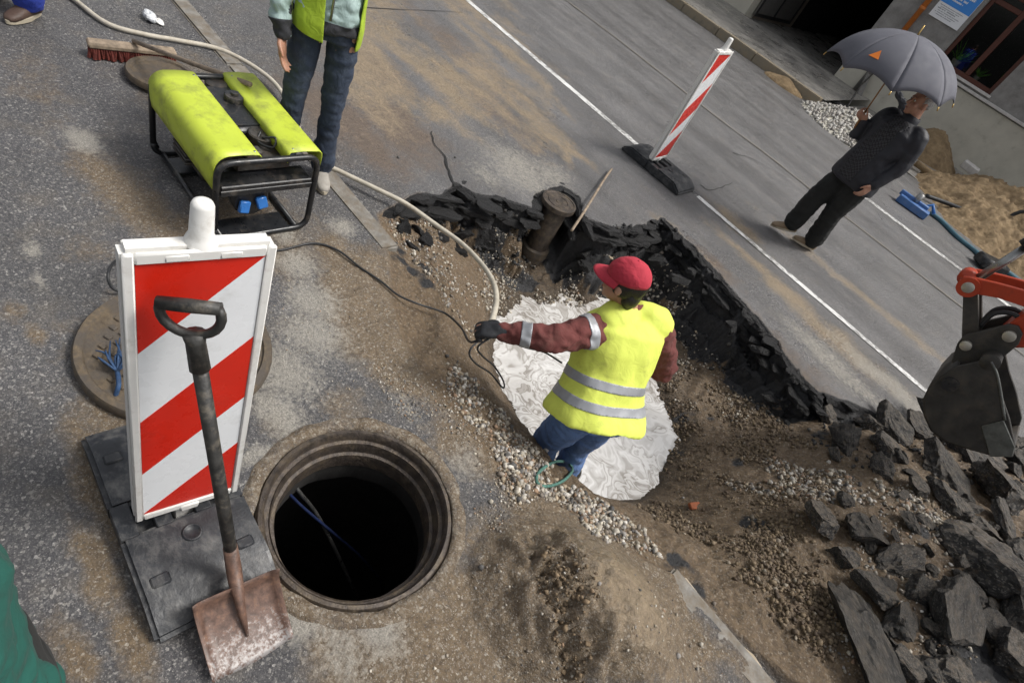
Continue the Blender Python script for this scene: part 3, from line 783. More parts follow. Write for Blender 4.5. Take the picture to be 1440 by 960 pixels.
mb = MB(); mb.tube([L((GX0, GY0+.02, .06)), L((GX0, GY0, .12)), L((GX0, GY0, GT-.07))], .012, 8); mb.build('corner_brace', 'black_paint', GE, True)
for x_, y_ in (((GX1-.13), (GX1)), ((GX0+.06), (GX0+.2))):
    mb = MB(); mb.box(L((x_, GY0+.04, .022)), L((y_, GY1-.1, .034)), .003); mb.build('mounting_plate', 'black_paint', GE)
mb = MB(); mb.box(L((GX1-.115, GY0+.02, .315)), L((GX1+.006, GY1-.02, .345)), .005); mb.box(L((GX1-.012, GY0+.018, .29)), L((GX1+.01, GY1-.018, .322)), .003)
mb.build('front_tray', 'black_paint', GE)
# lime covers
def cover_sheet(name, prof, x0, x1, par, th=.004):
    rows = [[L((x0+(x1-x0)*k/10, y, z)) for y, z in prof] for k in range(11)]
    mb = MB(); n = len(prof); vs = [p for r_ in rows for p in r_]
    mb.add(vs, [(k*n+i, k*n+i+1, (k+1)*n+i+1, (k+1)*n+i) for k in range(10) for i in range(n-1)])
    o = mb.build(name, 'lime_paint', par, angle=50)
    s_ = o.modifiers.new('thickness', 'SOLIDIFY'); s_.thickness = th; s_.offset = 0
    return o
prof = [(1.302, .47), (1.30, .488), (1.29, .497), (1.25, .501), (1.20, .503)]+[(1.155-.075*math.sin(a), .43+.072*math.cos(a)) for a in np.linspace(.1, PI/2, 9)]+[(1.078, .40), (1.08, .36), (1.086, .315)]
lc = cover_sheet('left_cover', prof, GX0-.005, GX1-.012, GE)
prof = [(1.44, .44), (1.442, .49), (1.452, .499), (1.52, .502), (1.605, .496), (1.622, .484), (1.626, .46), (1.624, .40)]
rc = cover_sheet('right_cover', prof, GX0-.005, GX1-.012, GE)
for (x, y) in ((GX1-.04, 1.28), (GX1-.04, 1.475), (GX0+.03, 1.28), (GX0+.03, 1.475)):
    mb = MB(); mb.lathe([(.001, .007), (.006, .006), (.008, 0)], 10, L((x, y, .496))); mb.build('cover_bolt', 'steel', GE, True)
# tank, caps, engine, alternator
mb = MB(); mb.box(L((GX0+.05, 1.2, .36)), L((GX1-.28, 1.5, .465)), .025, seg=3); mb.build('fuel_tank', 'black_paint', GE, angle=50)
mb = MB(); mb.lathe([(.05, .46), (.05, .487), (.046, .494), (.02, .494), (.018, .507), (.001, .507)], 24, L((GX0+.2, 1.41, 0))); mb.build('fuel_cap', 'black_paint', GE, angle=40)
mb = MB(); mb.lathe([(.06, .40), (.062, .462), (.045, .47), (.001, .468)], 24, L((GX0+.03, 1.40, 0))); mb.build('air_filter', 'engine_metal', GE, angle=40)
mb = MB(); mb.lathe([(.07, .38), (.072, .45), (.066, .456), (.001, .456)], 28, L((GX1-.25, 1.43, 0))); mb.build('carrying_ring', 'engine_metal', GE, angle=40)
mb = MB(); mb.tube([L(p) for p in spline([(GX1-.2, 1.40, .46), (GX1-.15, 1.44, .49), (GX1-.13, 1.42, .45), (GX1-.2, 1.38, .44), (GX1-.24, 1.41, .47)], 6)], .006, 8); mb.build('fuel_hose', 'black_cable', GE, True)
mb = MB(); M0 = Matrix.Rotation(PI/2, 4, 'Y')
c = L((GX0+.22, 1.34, .2))
mb.box(c+V((-.13, -.13, -.15)), c+V((.12, .13, .06)), .02); mb.box(c+V((-.08, -.17, -.03)), c+V((.08, -.1, .12)), .01)
for k in range(7): mb.box(c+V((-.10, -.2, -.06+k*.025)), c+V((.06, -.1, -.048+k*.025)), .002)
mb.lathe([(.001, -.2), (.11, -.2), (.125, -.18), (.125, -.14), (.1, -.13)], 24, M=Matrix.Translation(c) @ M0)
mb.build('engine', 'engine_metal', GE, angle=40)
mb = MB(); mb.lathe([(.12, .1), (.125, .12), (.125, .34), (.11, .37), (.001, .375)], 28, M=Matrix.Translation(c) @ M0); mb.build('alternator', 'black_paint', GE, angle=40)
mb = MB(); mb.box(c+V((-.16, -.19, .02)), c+V((-.09, -.13, .07)), .01); mb.build('spark_plug_cap', 'red_bristle', GE)
mb = MB(); mb.box(L((GX1-.2, 1.22, .355)), L((GX1-.08, 1.5, .42)), .01); mb.box(L((GX1-.16, 1.27, .41)), L((GX1-.1, 1.36, .45)), .008); mb.build('control_housing', 'engine_metal', GE, angle=40)
# socket panel at the front
mb = MB(); mb.lathe([(.001, .0), (.085, 0), (.092, -.012), (.092, -.05)], 28, M=Matrix.Translation(L((GX1-.03, 1.285, .215))) @ M0)
sp = mb.build('socket_panel', 'black_paint', GE, angle=40)
for dy, dz, tw in ((-.045, -.02, -.25), (.045, -.005, .2)):
    mb = MB(); mb.box((-.004, -.027, -.032), (.022, .027, .032), .006, Matrix.Translation(L((GX1-.022, 1.285+dy, .215+dz))) @ Matrix.Rotation(tw, 4, 'X') @ Matrix.Rotation(-.25, 4, 'Y'))
    mb.build('socket_flap', 'blue_plastic', sp, angle=40)
mb = MB(); mb.lathe([(.001, .01), (.01, .008), (.012, 0)], 14, M=Matrix.Translation(L((GX1-.026, 1.285, .285))) @ M0); mb.build('warning_badge', 'yellow_plastic', sp, True)

# ---------------- push broom lying across to the generator
b0, b1 = at(122, 58, .09), at(247, 72, .09); bcn = (b0+b1)/2; bx = (b1-b0).normalized(); by = ZUP.cross(bx)
BR = empty('push_broom', (bcn.x, bcn.y, 0), 'wooden push broom with dark red bristles, handle resting on the lime generator', 'broom')
Mb = Matrix((bx, by, ZUP)).transposed().to_4x4(); LB = (b1-b0).length/2
mb = MB(); mb.box((-LB, -.04, .062), (LB, .04, .098), .01, Mb); hb = mb.build('head', 'old_wood', BR, angle=40)
def tufts(lb, wy, z0, z1, M, rs, n1=36, n2=5):
    mb = MB()
    for i in range(n1):
        for j in range(n2):
            x = -lb+.012+(2*lb-.024)*i/(n1-1); y = (-wy+2*wy*j/(n2-1))*.8
            q = V((x+rs.uniform(-.015, .015), y*1.25+rs.uniform(-.014, .014), z0))
            mb.tube([M @ V((x, y, z1)), M @ ((V((x, y, z1))+q)/2), M @ q], [.006, .009, .011], 5)
    return mb
tufts(LB, .038, .004, .064, Mb, random.Random(2)).build('bristles', 'red_bristle', BR)
h0 = at(188, 58, .11)-BR.location; h1 = at(352, 119, .53)-BR.location
mb = MB(); mb.tube([h0, h0*.5+h1*.5-ZUP*.004, h1], .0135, 10); mb.build('handle', 'old_wood', BR, True)

# ---------------- crumpled plastic and scraps by the kerb
mb = MB(); c = at(210, 22, .03)
mb.ell(c, (.075, .04, .03)); o = mb.build('crumpled_bottle', 'clear_plastic', smooth=False)
ripple(o.data, lambda p: .012*mnoise.noise(p*38)); tag(o, 'crumpled clear plastic bottle on wet pavement beside the kerb', 'bottle')
mb = MB(); c = at(225, 31, .012); mb.ell(c, (.05, .025, .01)); o = mb.build('paper_scrap', 'white_plastic'); ripple(o.data, lambda p: .01*mnoise.noise(p*45)); tag(o, 'white paper scrap on wet pavement next to the crumpled bottle', 'paper')

# ---------------- hoses and cables
hose = [at(60,-30,.02), at(100,-4,.02), at(150,33,.02), at(205,49,.02), at(250,57,.02), at(310,70,.02), at(360,96,.02), at(395,128,.02), at(425,190,.02), at(455,228,.02), at(480,242,.02), at(530,266,.03), at(570,286,.03), at(610,314,.03), at(650,343,.06), at(678,372,.14), at(694,398,.25), at(698,420,.33), at(695,440,.38), at(688,462,.40), at(684,478,.37)]
mb = MB(); mb.tube(spline(hose, 10), .0155, 12); HO = mb.build('beige_hose', 'beige_hose', smooth=True)
tag(HO, 'thick beige hose running along the kerb to the hand of the worker in the pit', 'hose')
mb = MB(); cab = [at(335,340,.08), at(345,345,.02), at(390,352,.012), at(440,342,.012), at(475,352,.012), at(505,375,.012), at(535,395,.012), at(560,415,.012), at(590,428,.01), at(625,440,-.04), at(648,460,.1), at(660,480,.3), at(676,476,.38), at(690,470,.41)]
mb.tube(spline(cab, 8), .006, 7); tag(mb.build('power_cable', 'black_cable', smooth=True), 'thin black cable trailing from the generator over the mud to the worker', 'cable')
mb = MB(); lp = [at(690,470,.40), at(672,480,.36), at(660,495,.32), at(668,510,.2), at(690,525,.02), at(707,545,-.12), at(708,536,-.05), at(695,515,.1), at(678,500,.25), at(672,488,.34), at(690,474,.4)]
mb.tube(spline(lp, 8), .005, 7); tag(mb.build('cable_loop', 'black_cable', smooth=True), 'loop of thin black cable hanging from the gloved hand', 'cable')
mb = MB(); lp = [at(700,470,.40), at(735,487,.32), at(765,495,.25), at(790,510,.2)]
mb.tube(spline(lp, 8), .005, 7); tag(mb.build('thin_cord', 'black_cable', smooth=True), 'thin black cord passing from gloved hand under the outstretched arm', 'cord')
def gtube(pts, r, dz): return spline([on(x, y, dz) for x, y in pts], 8)
mb = MB(); mb.tube(gtube([(802,657),(795,651),(782,650),(768,656),(756,666),(753,678),(762,685),(778,683),(792,676),(803,664),(802,655)], .007, .012), .0085, 8)
mb.tube([on(802,656,.01), on(804,652,.03), on(802,646,.04)], [.013, .02, .012], 8)
tag(mb.build('rope_loop', 'green_rope', smooth=True), 'loop of green rope on the gravel bank by the worker\'s boots', 'rope')

# ---------------- capped valve pipe standing in the pit wall, and the bent rod
PC = at(785, 287, -.03); PB = on(757, 372)
VP_ = empty('valve_pipe', (PC.x, PC.y, -.66), 'rusty capped pipe standing in the broken pit wall', 'pipe')
mb = MB(); mb.lathe([(.001, .66), (.03, .66), (.034, .655), (.07, .655), (.074, .66), (.10, .66), (.104, .655), (.128, .655), (.132, .66), (.148, .658), (.15, .645), (.148, .62), (.11, .605), (.001, .6)], 40); mb.build('cap', 'rusty_iron', VP_, angle=30)
mb = MB(); mb.lathe([(.09, .62), (.105, .6), (.1, .3), (.1, .16)], 32); mb.build('upper_pipe', 'rusty_iron', VP_, angle=40)
mb = MB(); mb.lathe([(.1, .2), (.125, .19), (.128, .13), (.12, .125), (.12, .0), (.145, -.005), (.15, -.07), (.14, -.25)], 32); o = mb.build('lower_pipe', 'muddy_iron', VP_, angle=40); ripple(o.data, lambda p: .004*mnoise.noise(p*20))
mb = MB(); mb.tube(spline([at(860,238,0), at(850,252,.012), at(835,276,.03), at(820,300,.05), at(804,324,.05)], 6), .011, 8)
tag(mb.build('bent_rod', 'old_wood', smooth=True), 'bent mud-coloured rod lying over the pit edge by the capped pipe', 'rod')
# ================================================================== PEOPLE
t = NT('skin'); t.b.inputs['Subsurface Weight'].default_value = .08
t.bump(t.noise(90, 4), .12, .002); t.out(t.ramp(t.noise(14, 5), [(.3, (.34,.17,.11)), (.7, (.47,.26,.175))]), .5)
simple('dark_hair', (.012, .01, .009), .5, var=.5, scale=60, bump=.7, bscale=160)
simple('grey_hair', (.36, .35, .33), .6, var=.4, scale=60, bump=.7, bscale=160)
simple('eye_dark', (.015, .01, .008), .2, bump=0)
simple('eye_white', (.6, .57, .52), .2, bump=0)
simple('lip', (.3, .11, .085), .5, bump=.1)
fabric('maroon_cloth', (.125, .032, .028), dirt=(.11, .06, .045), dirt_amt=.4)
fabric('hivis_lime', (.68, .76, .12), rough=.75, var=.06, dirt=(.3, .3, .07), dirt_amt=.25, fold=.25)
simple('reflective_tape', (.33, .34, .36), .45, .2, var=.1, scale=9, bump=.1)
fabric('blue_denim', (.10, .175, .36), dirt=(.035, .06, .12), dirt_amt=.45)
fabric('navy_jeans', (.024, .036, .062), dirt=(.075, .095, .13), dirt_amt=.5)
fabric('cap_red', (.44, .028, .05), rough=.85, var=.1, dirt=(.3, .03, .05), dirt_amt=.3)
fabric('teal_jacket', (.33, .44, .42), rough=.55, var=.08, fold=.5)
fabric('dark_rib', (.03, .031, .036))
fabric('olive_vest', (.36, .5, .03), rough=.8, var=.1, dirt=(.2, .27, .02), dirt_amt=.4, fold=.5)
fabric('black_jacket', (.014, .015, .021), rough=.6, var=.2, fold=.25)
fabric('charcoal_trousers', (.013, .014, .013), var=.3, fold=.4)
fabric('bright_blue', (.02, .045, .33), var=.15, fold=.5)
fabric('bottle_green', (.009, .085, .065), rough=.85, var=.1, fold=.4)
simple('canvas_shoe', (.3, .28, .25), .8, var=.2, scale=30, bump=.3, bscale=200)
simple('tan_shoe', (.25, .18, .11), .6, var=.2, bump=.1)
simple('brown_shoe', (.065, .04, .03), .6, var=.3, bump=.2)
simple('shoe_sole', (.42, .37, .28), .8, var=.2, bump=.2)
simple('rubber_boot', (.03, .028, .022), .5, var=.4, bump=.2, dirt=(.2, .16, .1), dirt_amt=.6)
simple('black_glove', (.013, .014, .017), .6, var=.4, scale=40, bump=.4, bscale=120)
t = NT('check_shirt'); co = t.coord()
bk = t.new('ShaderNodeTexChecker'); t.l.new(co, bk.inputs[0]); bk.inputs['Scale'].default_value = 60
bk.inputs[1].default_value = (.045, .045, .05, 1); bk.inputs[2].default_value = (.018, .018, .02, 1); t.out(bk.outputs[0], .9)
for nm in ('lime_fold',): pass

def limb(mb, pts, radii, n=12, sub=4):
    P = spline(pts, sub) if len(pts) > 2 else [V(pts[0]), (V(pts[0])+V(pts[1]))/2, V(pts[1])]
    k = len(P)-1; R_ = []
    for i in range(len(P)):
        x = i/k*(len(radii)-1); j = min(int(x), len(radii)-2); fr_ = x-j; R_.append(radii[j]*(1-fr_)+radii[j+1]*fr_)
    d0 = (P[0]-P[1]).normalized(); d1 = (P[-1]-P[-2]).normalized()
    P2 = [P[0]+d0*R_[0]*.92, P[0]+d0*R_[0]*.6]+P+[P[-1]+d1*R_[-1]*.6, P[-1]+d1*R_[-1]*.92]
    R2 = [R_[0]*.3, R_[0]*.78]+R_+[R_[-1]*.78, R_[-1]*.3]
    mb.tube(P2, R2, n)
def rings_loft(mb, secs, n=22):       # secs: (center, side vec, front vec, rs, rf)
    rs = []
    for c, s_, f_, a, b in secs:
        ring = []
        for j in range(n):
            th = 2*PI*j/n; cx, sx = math.cos(th), math.sin(th)
            ring.append(c+s_*a*math.copysign(abs(cx)**.85, cx)+f_*b*math.copysign(abs(sx)**.85, sx))
        rs.append(ring)
    mb.rings(rs)
TSEC = [(-.30, .12, .10), (-.16, .172, .122), (0, .18, .125), (.2, .163, .115), (.42, .163, .118), (.64, .185, .125), (.82, .19, .12), (.93, .15, .10), (1.0, .075, .07), (1.08, .06, .062)]
def torso(mb, J, t0, t1, grow_, flare=0, belly=0, taper=1.0):
    p, n_ = J['pelvis'], J['neck']; ax = n_-p
    sP = (J['hR']-J['hL']).normalized(); sC = (J['sR']-J['sL']).normalized()
    secs = []
    ts = sorted(set([t0, t1]+[x for x, _, _ in TSEC if t0 < x < t1]))
    tt = [x for x, _, _ in TSEC]; wa = [w_ for _, w_, _ in TSEC]; wb = [w_ for _, _, w_ in TSEC]
    bend = J.get('bend', V((0, 0, 0)))
    for x in ts:
        q = min(max(x, 0), 1); s_ = (sP*(1-q)+sC*q).normalized(); a_ = ax.normalized(); s_ = (s_-a_*s_.dot(a_)).normalized(); f_ = a_.cross(s_).normalized()*1.0
        c = p+ax*x+bend*math.sin(PI*q)
        fl = flare*max(0, .35-x)/.35 if x < .35 else 0
        be = belly*math.exp(-((x-.28)/.25)**2)
        ww, dd_ = np.interp(x, tt, wa), np.interp(x, tt, wb)
        g = grow_ if x < .9 else grow_*.5
        secs.append((c+f_*be*.5, s_, f_, ww*taper+g+fl, dd_+g+fl+be*.5))
    rings_loft(mb, secs)
    return secs
def hand(mb, w_, d, nrm, thumb, curl=.5, r=1.0, spread=.0):
    """palm from wrist w_ along d; palm faces nrm; thumb leaves on the side 'thumb'"""
    d = d.normalized(); nrm = (nrm-d*nrm.dot(d)).normalized(); s_ = d.cross(nrm).normalized()
    if s_.dot(thumb) < 0: s_ = -s_
    rings_loft(mb, [(w_-d*.03, s_, nrm, .027*r, .02*r), (w_+d*.01, s_, nrm, .03*r, .02*r), (w_+d*.045, s_, nrm, .041*r, .018*r), (w_+d*.085, s_, nrm, .042*r, .0155*r), (w_+d*.1, s_, nrm, .036*r, .011*r)], 14)
    for k, (off, ln) in enumerate(((.031, .074), (.0105, .084), (-.0105, .078), (-.031, .06))):
        b_ = w_+d*.088+s_*off*r; ang = curl*(.9+.1*k); p0 = b_; pts = [b_-d*.012, b_]
        for q, fr_ in enumerate((.45, .32, .23)):
            a_ = ang*(q+.6); dirn = d*math.cos(a_)+nrm*math.sin(a_)+s_*off*(1.2+spread)
            p0 = p0+dirn.normalized()*ln*fr_; pts.append(p0)
        limb(mb, pts, [.0095*r, .0092*r, .0085*r, .0075*r], 8, 3)
    b_ = w_+d*.03+s_*.03*r
    limb(mb, [w_+d*.018+s_*.018, b_+s_*.012, b_+d*.032+s_*.026+nrm*.012, b_+d*.058+s_*.024+nrm*.03*(curl+.3)], [.014*r, .0125*r, .0105*r, .0085*r], 8, 3)
def head_parts(mb, c, f_, u_, neck):
    f_ = f_.normalized(); u_ = (u_-f_*u_.dot(f_)).normalized(); r_ = f_.cross(u_)
    R3 = Matrix((r_, f_, u_)).transposed()
    P = lambda x, y, z: c+r_*x+f_*y+u_*z
    mb.ell(P(0, -.012, .028), (.074, .095, .092), R3, 20, 13)
    mb.ell(P(0, .03, -.04), (.058, .062, .078), R3, 18, 11)
    mb.ell(P(0, .058, -.098), (.028, .026, .02), R3)
    mb.ell(P(0, .076, .022), (.05, .016, .012), R3)
    for s_ in (-1, 1):
        mb.ell(P(s_*.04, .062, -.03), (.022, .022, .022), R3)
        mb.ell(P(s_*.076, -.008, -.012), (.01, .02, .032), R3)
    limb(mb, [P(0, .083, .012), P(0, .098, -.01), P(0, .108, -.03)], [.009, .011, .0135], 10)
    for s_ in (-1, 1): mb.ell(P(s_*.012, .094, -.034), (.008, .01, .007), R3)
    mb.ell(P(0, .082, -.06), (.024, .012, .006), R3); mb.ell(P(0, .079, -.071), (.021, .012, .007), R3)
    limb(mb, [neck-u_*.04, (neck+P(0, -.02, -.06))/2, P(0, -.015, -.04)], [.066, .058, .056], 14)
    return P, R3
def hair_shell(P, R3, rx, ry, rz, fr, low, back_low, parent, mat, amp=.006, bald=0):
    mb = MB(); mb.ell((0, 0, 0), (rx, ry, rz), None, 36, 24)
    me = mb.mesh('hair'); bm = bmesh.new(); bm.from_mesh(me)
    dele = []
    for f in bm.faces:
        q = f.calc_center_median(); lim = low+(back_low-low)*max(0, min(1, (fr-q.y)/(fr+ry)))
        if q.z < lim or (q.y > fr and q.z < .055) or (bald and q.z > bald): dele.append(f)
    bmesh.ops.delete(bm, geom=dele, context='FACES')
    for v in bm.verts:
        nn = v.co.normalized(); v.co += nn*amp*mnoise.noise(v.co*45)*1.6
    for v in bm.verts: v.co = P(0, -.012, .028)+R3 @ v.co
    bm.to_mesh(me); bm.free()
    o = link_mesh('hair', me, mat, parent, True)
    s_ = o.modifiers.new('t', 'SOLIDIFY'); s_.thickness = .008; s_.offset = -1
    return o
def shoe(par, ankle, d, up, mat, sole, name='shoe', boot=False, L_=.27):
    d = V((d.x, d.y, d.z)).normalized(); up = (up-d*up.dot(d)).normalized(); s_ = d.cross(up)
    g = ankle-up*.085
    mb = MB()
    rings_loft(mb, [(g+d*-.075+up*.045, s_, up, .022, .03), (g+d*-.06+up*.046, s_, up, .035, .04), (g+d*.0+up*.05, s_, up, .041, .046), (g+d*.06+up*.043, s_, up, .042, .038), (g+d*.12+up*.035, s_, up, .046, .029), (g+d*.165+up*.03, s_, up, .038, .022), (g+d*.188+up*.026, s_, up, .02, .014)], 16)
    limb(mb, [g+up*.05-d*.015, ankle-d*.012+up*(.20 if boot else .0)], [.044, .052 if boot else .04], 12)
    me = remesh(mb, .008, 3); o = link_mesh(name, me, mat, par, True)
    mb = MB(); outl = []
    for k in range(24):
        a_ = 2*PI*k/24; x = .057+.136*math.cos(a_); wd = (.047 if math.cos(a_) > -.2 else .04)*math.sin(a_)
        outl.append(g+d*x+s_*wd+up*.002)
    mb.prism(outl, up*.022); so_ = mb.build('sole', sole, o, angle=40)
    if not boot:
        for k in range(4):
            c = g+d*(.045+.018*k)+up*(.083-.009*k)
            m2 = MB(); m2.tube([c-s_*.022-up*.008, c+up*.004, c+s_*.022-up*.008], .003, 6); m2.build('lace', 'eye_white', o, True)
    return o
def wr(p, amp, fx, fz, seed): return amp*(mnoise.noise(V((p.x*fx+seed, p.y*fx, p.z*fz)))+.5*mnoise.noise(V((p.x*fx*2.1, p.y*fx*2.1+seed, p.z*fz*2.0))))

def person(label, J, cloth, group=None, vox=.0075, category='person', hairspec=None, gloves=None, seed=0, shoes=('brown_shoe', 'shoe_sole', False), belly=0, jacket_bottom=-.1, jg=.03, tg=.02, hand_opts=None, jflare=0, hemr=.075, jt_=None, taper=1.0, wrk=.017):
    e = empty('person', ((J['aL'].x+J['aR'].x)/2, (J['aL'].y+J['aR'].y)/2, min(J['aL'].z, J['aR'].z)-.09), label, category, group)
    inv = Matrix.Translation(-e.location)
    JL = {}
    for k, v in J.items(): JL[k] = (v-e.location) if k in ('pelvis', 'neck', 'head', 'sL', 'sR', 'eL', 'eR', 'wL', 'wR', 'hL', 'hR', 'kL', 'kR', 'aL', 'aR') else v
    J = JL
    # the body: one continuous surface
    mb = MB(); torso(mb, J, -.14, 1.08, -.034, 0, 0, taper)
    for s_ in 'LR':
        limb(mb, [J['s'+s_]*.9+J['neck']*.1, J['s'+s_], J['e'+s_], J['w'+s_]], [.06, .056, .042, .028])
        limb(mb, [J['h'+s_]*.9+J['pelvis']*.1, J['h'+s_], J['k'+s_], J['a'+s_]], [.085, .085, .056, .04])
        ho = (hand_opts or {}).get(s_, {})
        d = ho.get('d', J['w'+s_]-J['e'+s_]); hand(mb, J['w'+s_], d, ho.get('n', J['face']), ho.get('t', J['face']), ho.get('curl', .45))
        f_ = J['f'+s_]; limb(mb, [J['a'+s_], J['a'+s_]-ZUP*.05+f_*.02, J['a'+s_]-ZUP*.06+f_*.12], [.036, .036, .026])
    P, R3 = head_parts(mb, J['head'], J['face'], J.get('hup', ZUP), J['neck'])
    body = link_mesh('body', remesh(mb, vox, 2, .4), 'skin', e, True)
    for s_ in (-1, 1):
        m2 = MB(); m2.ell(P(s_*.031, .079, .004), (.0125, .009, .0085), R3, 10, 7); ey = m2.build('eye', 'eye_white', body, True)
        m2 = MB(); m2.ell(P(s_*.031, .0855, .004), (.006, .0045, .006), R3, 8, 6); m2.build('iris', 'eye_dark', ey, True)
    m2 = MB(); m2.ell(P(0, .0885, -.0655), (.022, .006, .0065), R3, 10, 6); m2.build('mouth', 'lip', body, True)
    if hairspec: hair_shell(P, R3, *hairspec[0], body if False else e, hairspec[1], **(hairspec[2] if len(hairspec) > 2 else {}))
    # trousers
    mb = MB(); torso(mb, J, -.15, .12, tg+.004, 0, 0, taper)
    for s_ in 'LR':
        ank = J['a'+s_]*.93+J['k'+s_]*.07
        limb(mb, [J['h'+s_]*.85+J['pelvis']*.15+ZUP*.02, J['h'+s_], (J['h'+s_]+J['k'+s_])/2, J['k'+s_], (J['k'+s_]+J['a'+s_])/2, ank], [.11, .085+tg, .082+tg, .064+tg, .062+tg, hemr])
    me = remesh(mb, .012, 4); ripple(me, lambda p: wr(p, .009, 9, 22, seed))
    link_mesh('trousers', me, cloth['trousers'], e, True)
    # jacket
    mb = MB(); torso(mb, J, jacket_bottom, 1.0, jg if jt_ is None else jt_, jflare, belly, taper)
    for s_ in 'LR':
        wr_ = J['w'+s_]*.97+J['e'+s_]*.03
        limb(mb, [J['s'+s_]*.75+J['neck']*.25, J['s'+s_], (J['s'+s_]+J['e'+s_])/2, J['e'+s_], (J['e'+s_]+wr_)/2, wr_], [.075, .072+jg*.4, .062+jg*.5, .052+jg*.5, .046+jg*.4, .038+jg*.25])
    me = remesh(mb, .011, 4); ripple(me, lambda p: wr(p, wrk, 14 if wrk > .01 else 7, 21 if wrk > .01 else 9, seed+9))
    jk = link_mesh('jacket', me, cloth['jacket'], e, True)
    # collar
    ax = (J['neck']-J['pelvis']).normalized(); sC = (J['sR']-J['sL']).normalized(); fC = ax.cross(sC)
    m2 = MB(); rs = []
    for z_, r_ in ((-.03, .085), (.0, .078), (.035, .074), (.037, .068), (.0, .064)):
        rs.append([J['neck']+ax*(z_+.012)+sC*r_*math.cos(2*PI*k/24)+fC*(r_*.98*math.sin(2*PI*k/24)+.006) for k in range(24)])
    m2.rings(rs, False, False); m2.build('collar', cloth.get('collar', cloth['jacket']), jk, True)
    for s_ in 'LR':
        shoe(e, J['a'+s_], J['f'+s_], J.get('u'+s_, ZUP), shoes[0], shoes[1], 'boot' if shoes[2] else 'shoe', shoes[2])
        if gloves and s_ in gloves:
            m2 = MB(); ho = (hand_opts or {}).get(s_, {}); d = ho.get('d', J['w'+s_]-J['e'+s_])
            hand(m2, J['w'+s_], d, ho.get('n', J['face']), ho.get('t', J['face']), ho.get('curl', .45), 1.28)
            limb(m2, [J['w'+s_]-d.normalized()*.05, J['w'+s_]+d.normalized()*.02], [.037, .037])
            link_mesh('glove', remesh(m2, .006, 3), gloves[s_], e, True)
    return e, J, P, R3, jk
def offset_patch(src, name, keep, mat, parent, off=.004, planes=()):
    """a strip of cloth sewn on: the faces of src that 'keep' selects, lifted off"""
    bm = bmesh.new(); bm.from_mesh(src.data)
    for pc, pn in planes:      # clean straight seams
        bmesh.ops.bisect_plane(bm, geom=bm.verts[:]+bm.edges[:]+bm.faces[:], plane_co=pc, plane_no=pn, clear_outer=True)
    bmesh.ops.delete(bm, geom=[f for f in bm.faces if not keep(f.calc_center_median())], context='FACES')
    bm.normal_update()
    nn = [(v, v.normal.copy()) for v in bm.verts]
    for v, q in nn: v.co += q*off
    r_ = bmesh.ops.extrude_face_region(bm, geom=bm.faces[:])
    vs = [g for g in r_['geom'] if isinstance(g, bmesh.types.BMVert)]
    dic = {}
    for v in vs: v.co -= v.normal*off*1.6 if v.normal.length else V((0, 0, 0))
    bmesh.ops.recalc_face_normals(bm, faces=bm.faces[:])
    me = bpy.data.meshes.new(name); bm.to_mesh(me); bm.free()
    return link_mesh(name, me, mat, parent, True)

# ---------------- worker in the pit
J = {}
J['pelvis'] = at(838, 578, .13); J['neck'] = at(884, 437, .60); J['head'] = at(878, 397, .765)
J['sL'] = at(852, 462, .545); J['sR'] = at(926, 466, .55)
J['eL'] = at(776, 476, .50); J['wL'] = at(706, 466, .435)
J['eR'] = at(933, 520, .30); J['wR'] = at(915, 530, .12)+V((-.16, .05, 0))
sv_ = (J['sR']-J['sL']); sv_.z = 0; sv_.normalize(); fw = V((-sv_.y, sv_.x, 0))
J['hL'] = J['pelvis']-sv_*.09-ZUP*.03; J['hR'] = J['pelvis']+sv_*.09-ZUP*.03
fl = -.86
J['aL'] = V((J['pelvis'].x-.07, J['pelvis'].y+.12, fl+.09)); J['aR'] = V((J['pelvis'].x+.08, J['pelvis'].y+.24, fl+.09))
J['kL'] = (J['hL']+J['aL'])/2+fw*.05-sv_*.03; J['kR'] = (J['hR']+J['aR'])/2+fw*.06
J['fL'] = fw.copy(); J['fR'] = (fw+sv_*.2).normalized()
J['face'] = V((-.97, -.2, -.16)).normalized()
gripd = V((-.35, -.75, -.35))
WK, WJ, WP, WR3, WJK = person('worker in lime hi-vis vest and red cap standing in milky water', J, dict(jacket='maroon_cloth', trousers='blue_denim'),
    hairspec=((.083, .106, .13, .03, -.06, -.12), 'dark_hair', dict(bald=.035)), gloves={'L': 'black_glove'}, seed=3, shoes=('rubber_boot', 'rubber_boot', True), jg=.034, tg=.022, jt_=.0, taper=.88,
    hand_opts={'L': dict(n=V((.3, .3, -1)), t=V((-1, .6, .3)), curl=.95)})
# vest
mb = MB(); secs = torso(mb, WJ, -.07, .97, .058, .05, 0, .98)
for s_ in 'LR': limb(mb, [WJ['neck']*.62+WJ['s'+s_]*.38+ZUP*.016, WJ['s'+s_]*.82+WJ['neck']*.18+ZUP*.018], [.086, .098])
me = remesh(mb, .011, 5); ripple(me, lambda p: wr(p, .012, 7, 3, 41)+.010*mnoise.noise(V((p.x*5+p.z*9, p.y*5-p.z*6, 3))))
vest = link_mesh('vest', me, 'hivis_lime', WK, True)
wax = (WJ['neck']-WJ['pelvis']); wl_ = wax.length; wax = wax.normalized()
def tcoord(p): return ((p-WJ['pelvis']).dot(wax))/wl_
def wavy(p): return .02*mnoise.noise(p*7)
for lo in (.30, .10):
    offset_patch(vest, 'reflective_band', lambda q: True, 'reflective_tape', vest, .003, [(WJ['pelvis']+wax*wl_*(lo+.085), wax), (WJ['pelvis']+wax*wl_*lo, -wax)])
offset_patch(vest, 'hem_binding', lambda q: True, 'black_paint', vest, .003, [(WJ['pelvis']-wax*wl_*.098, wax)])
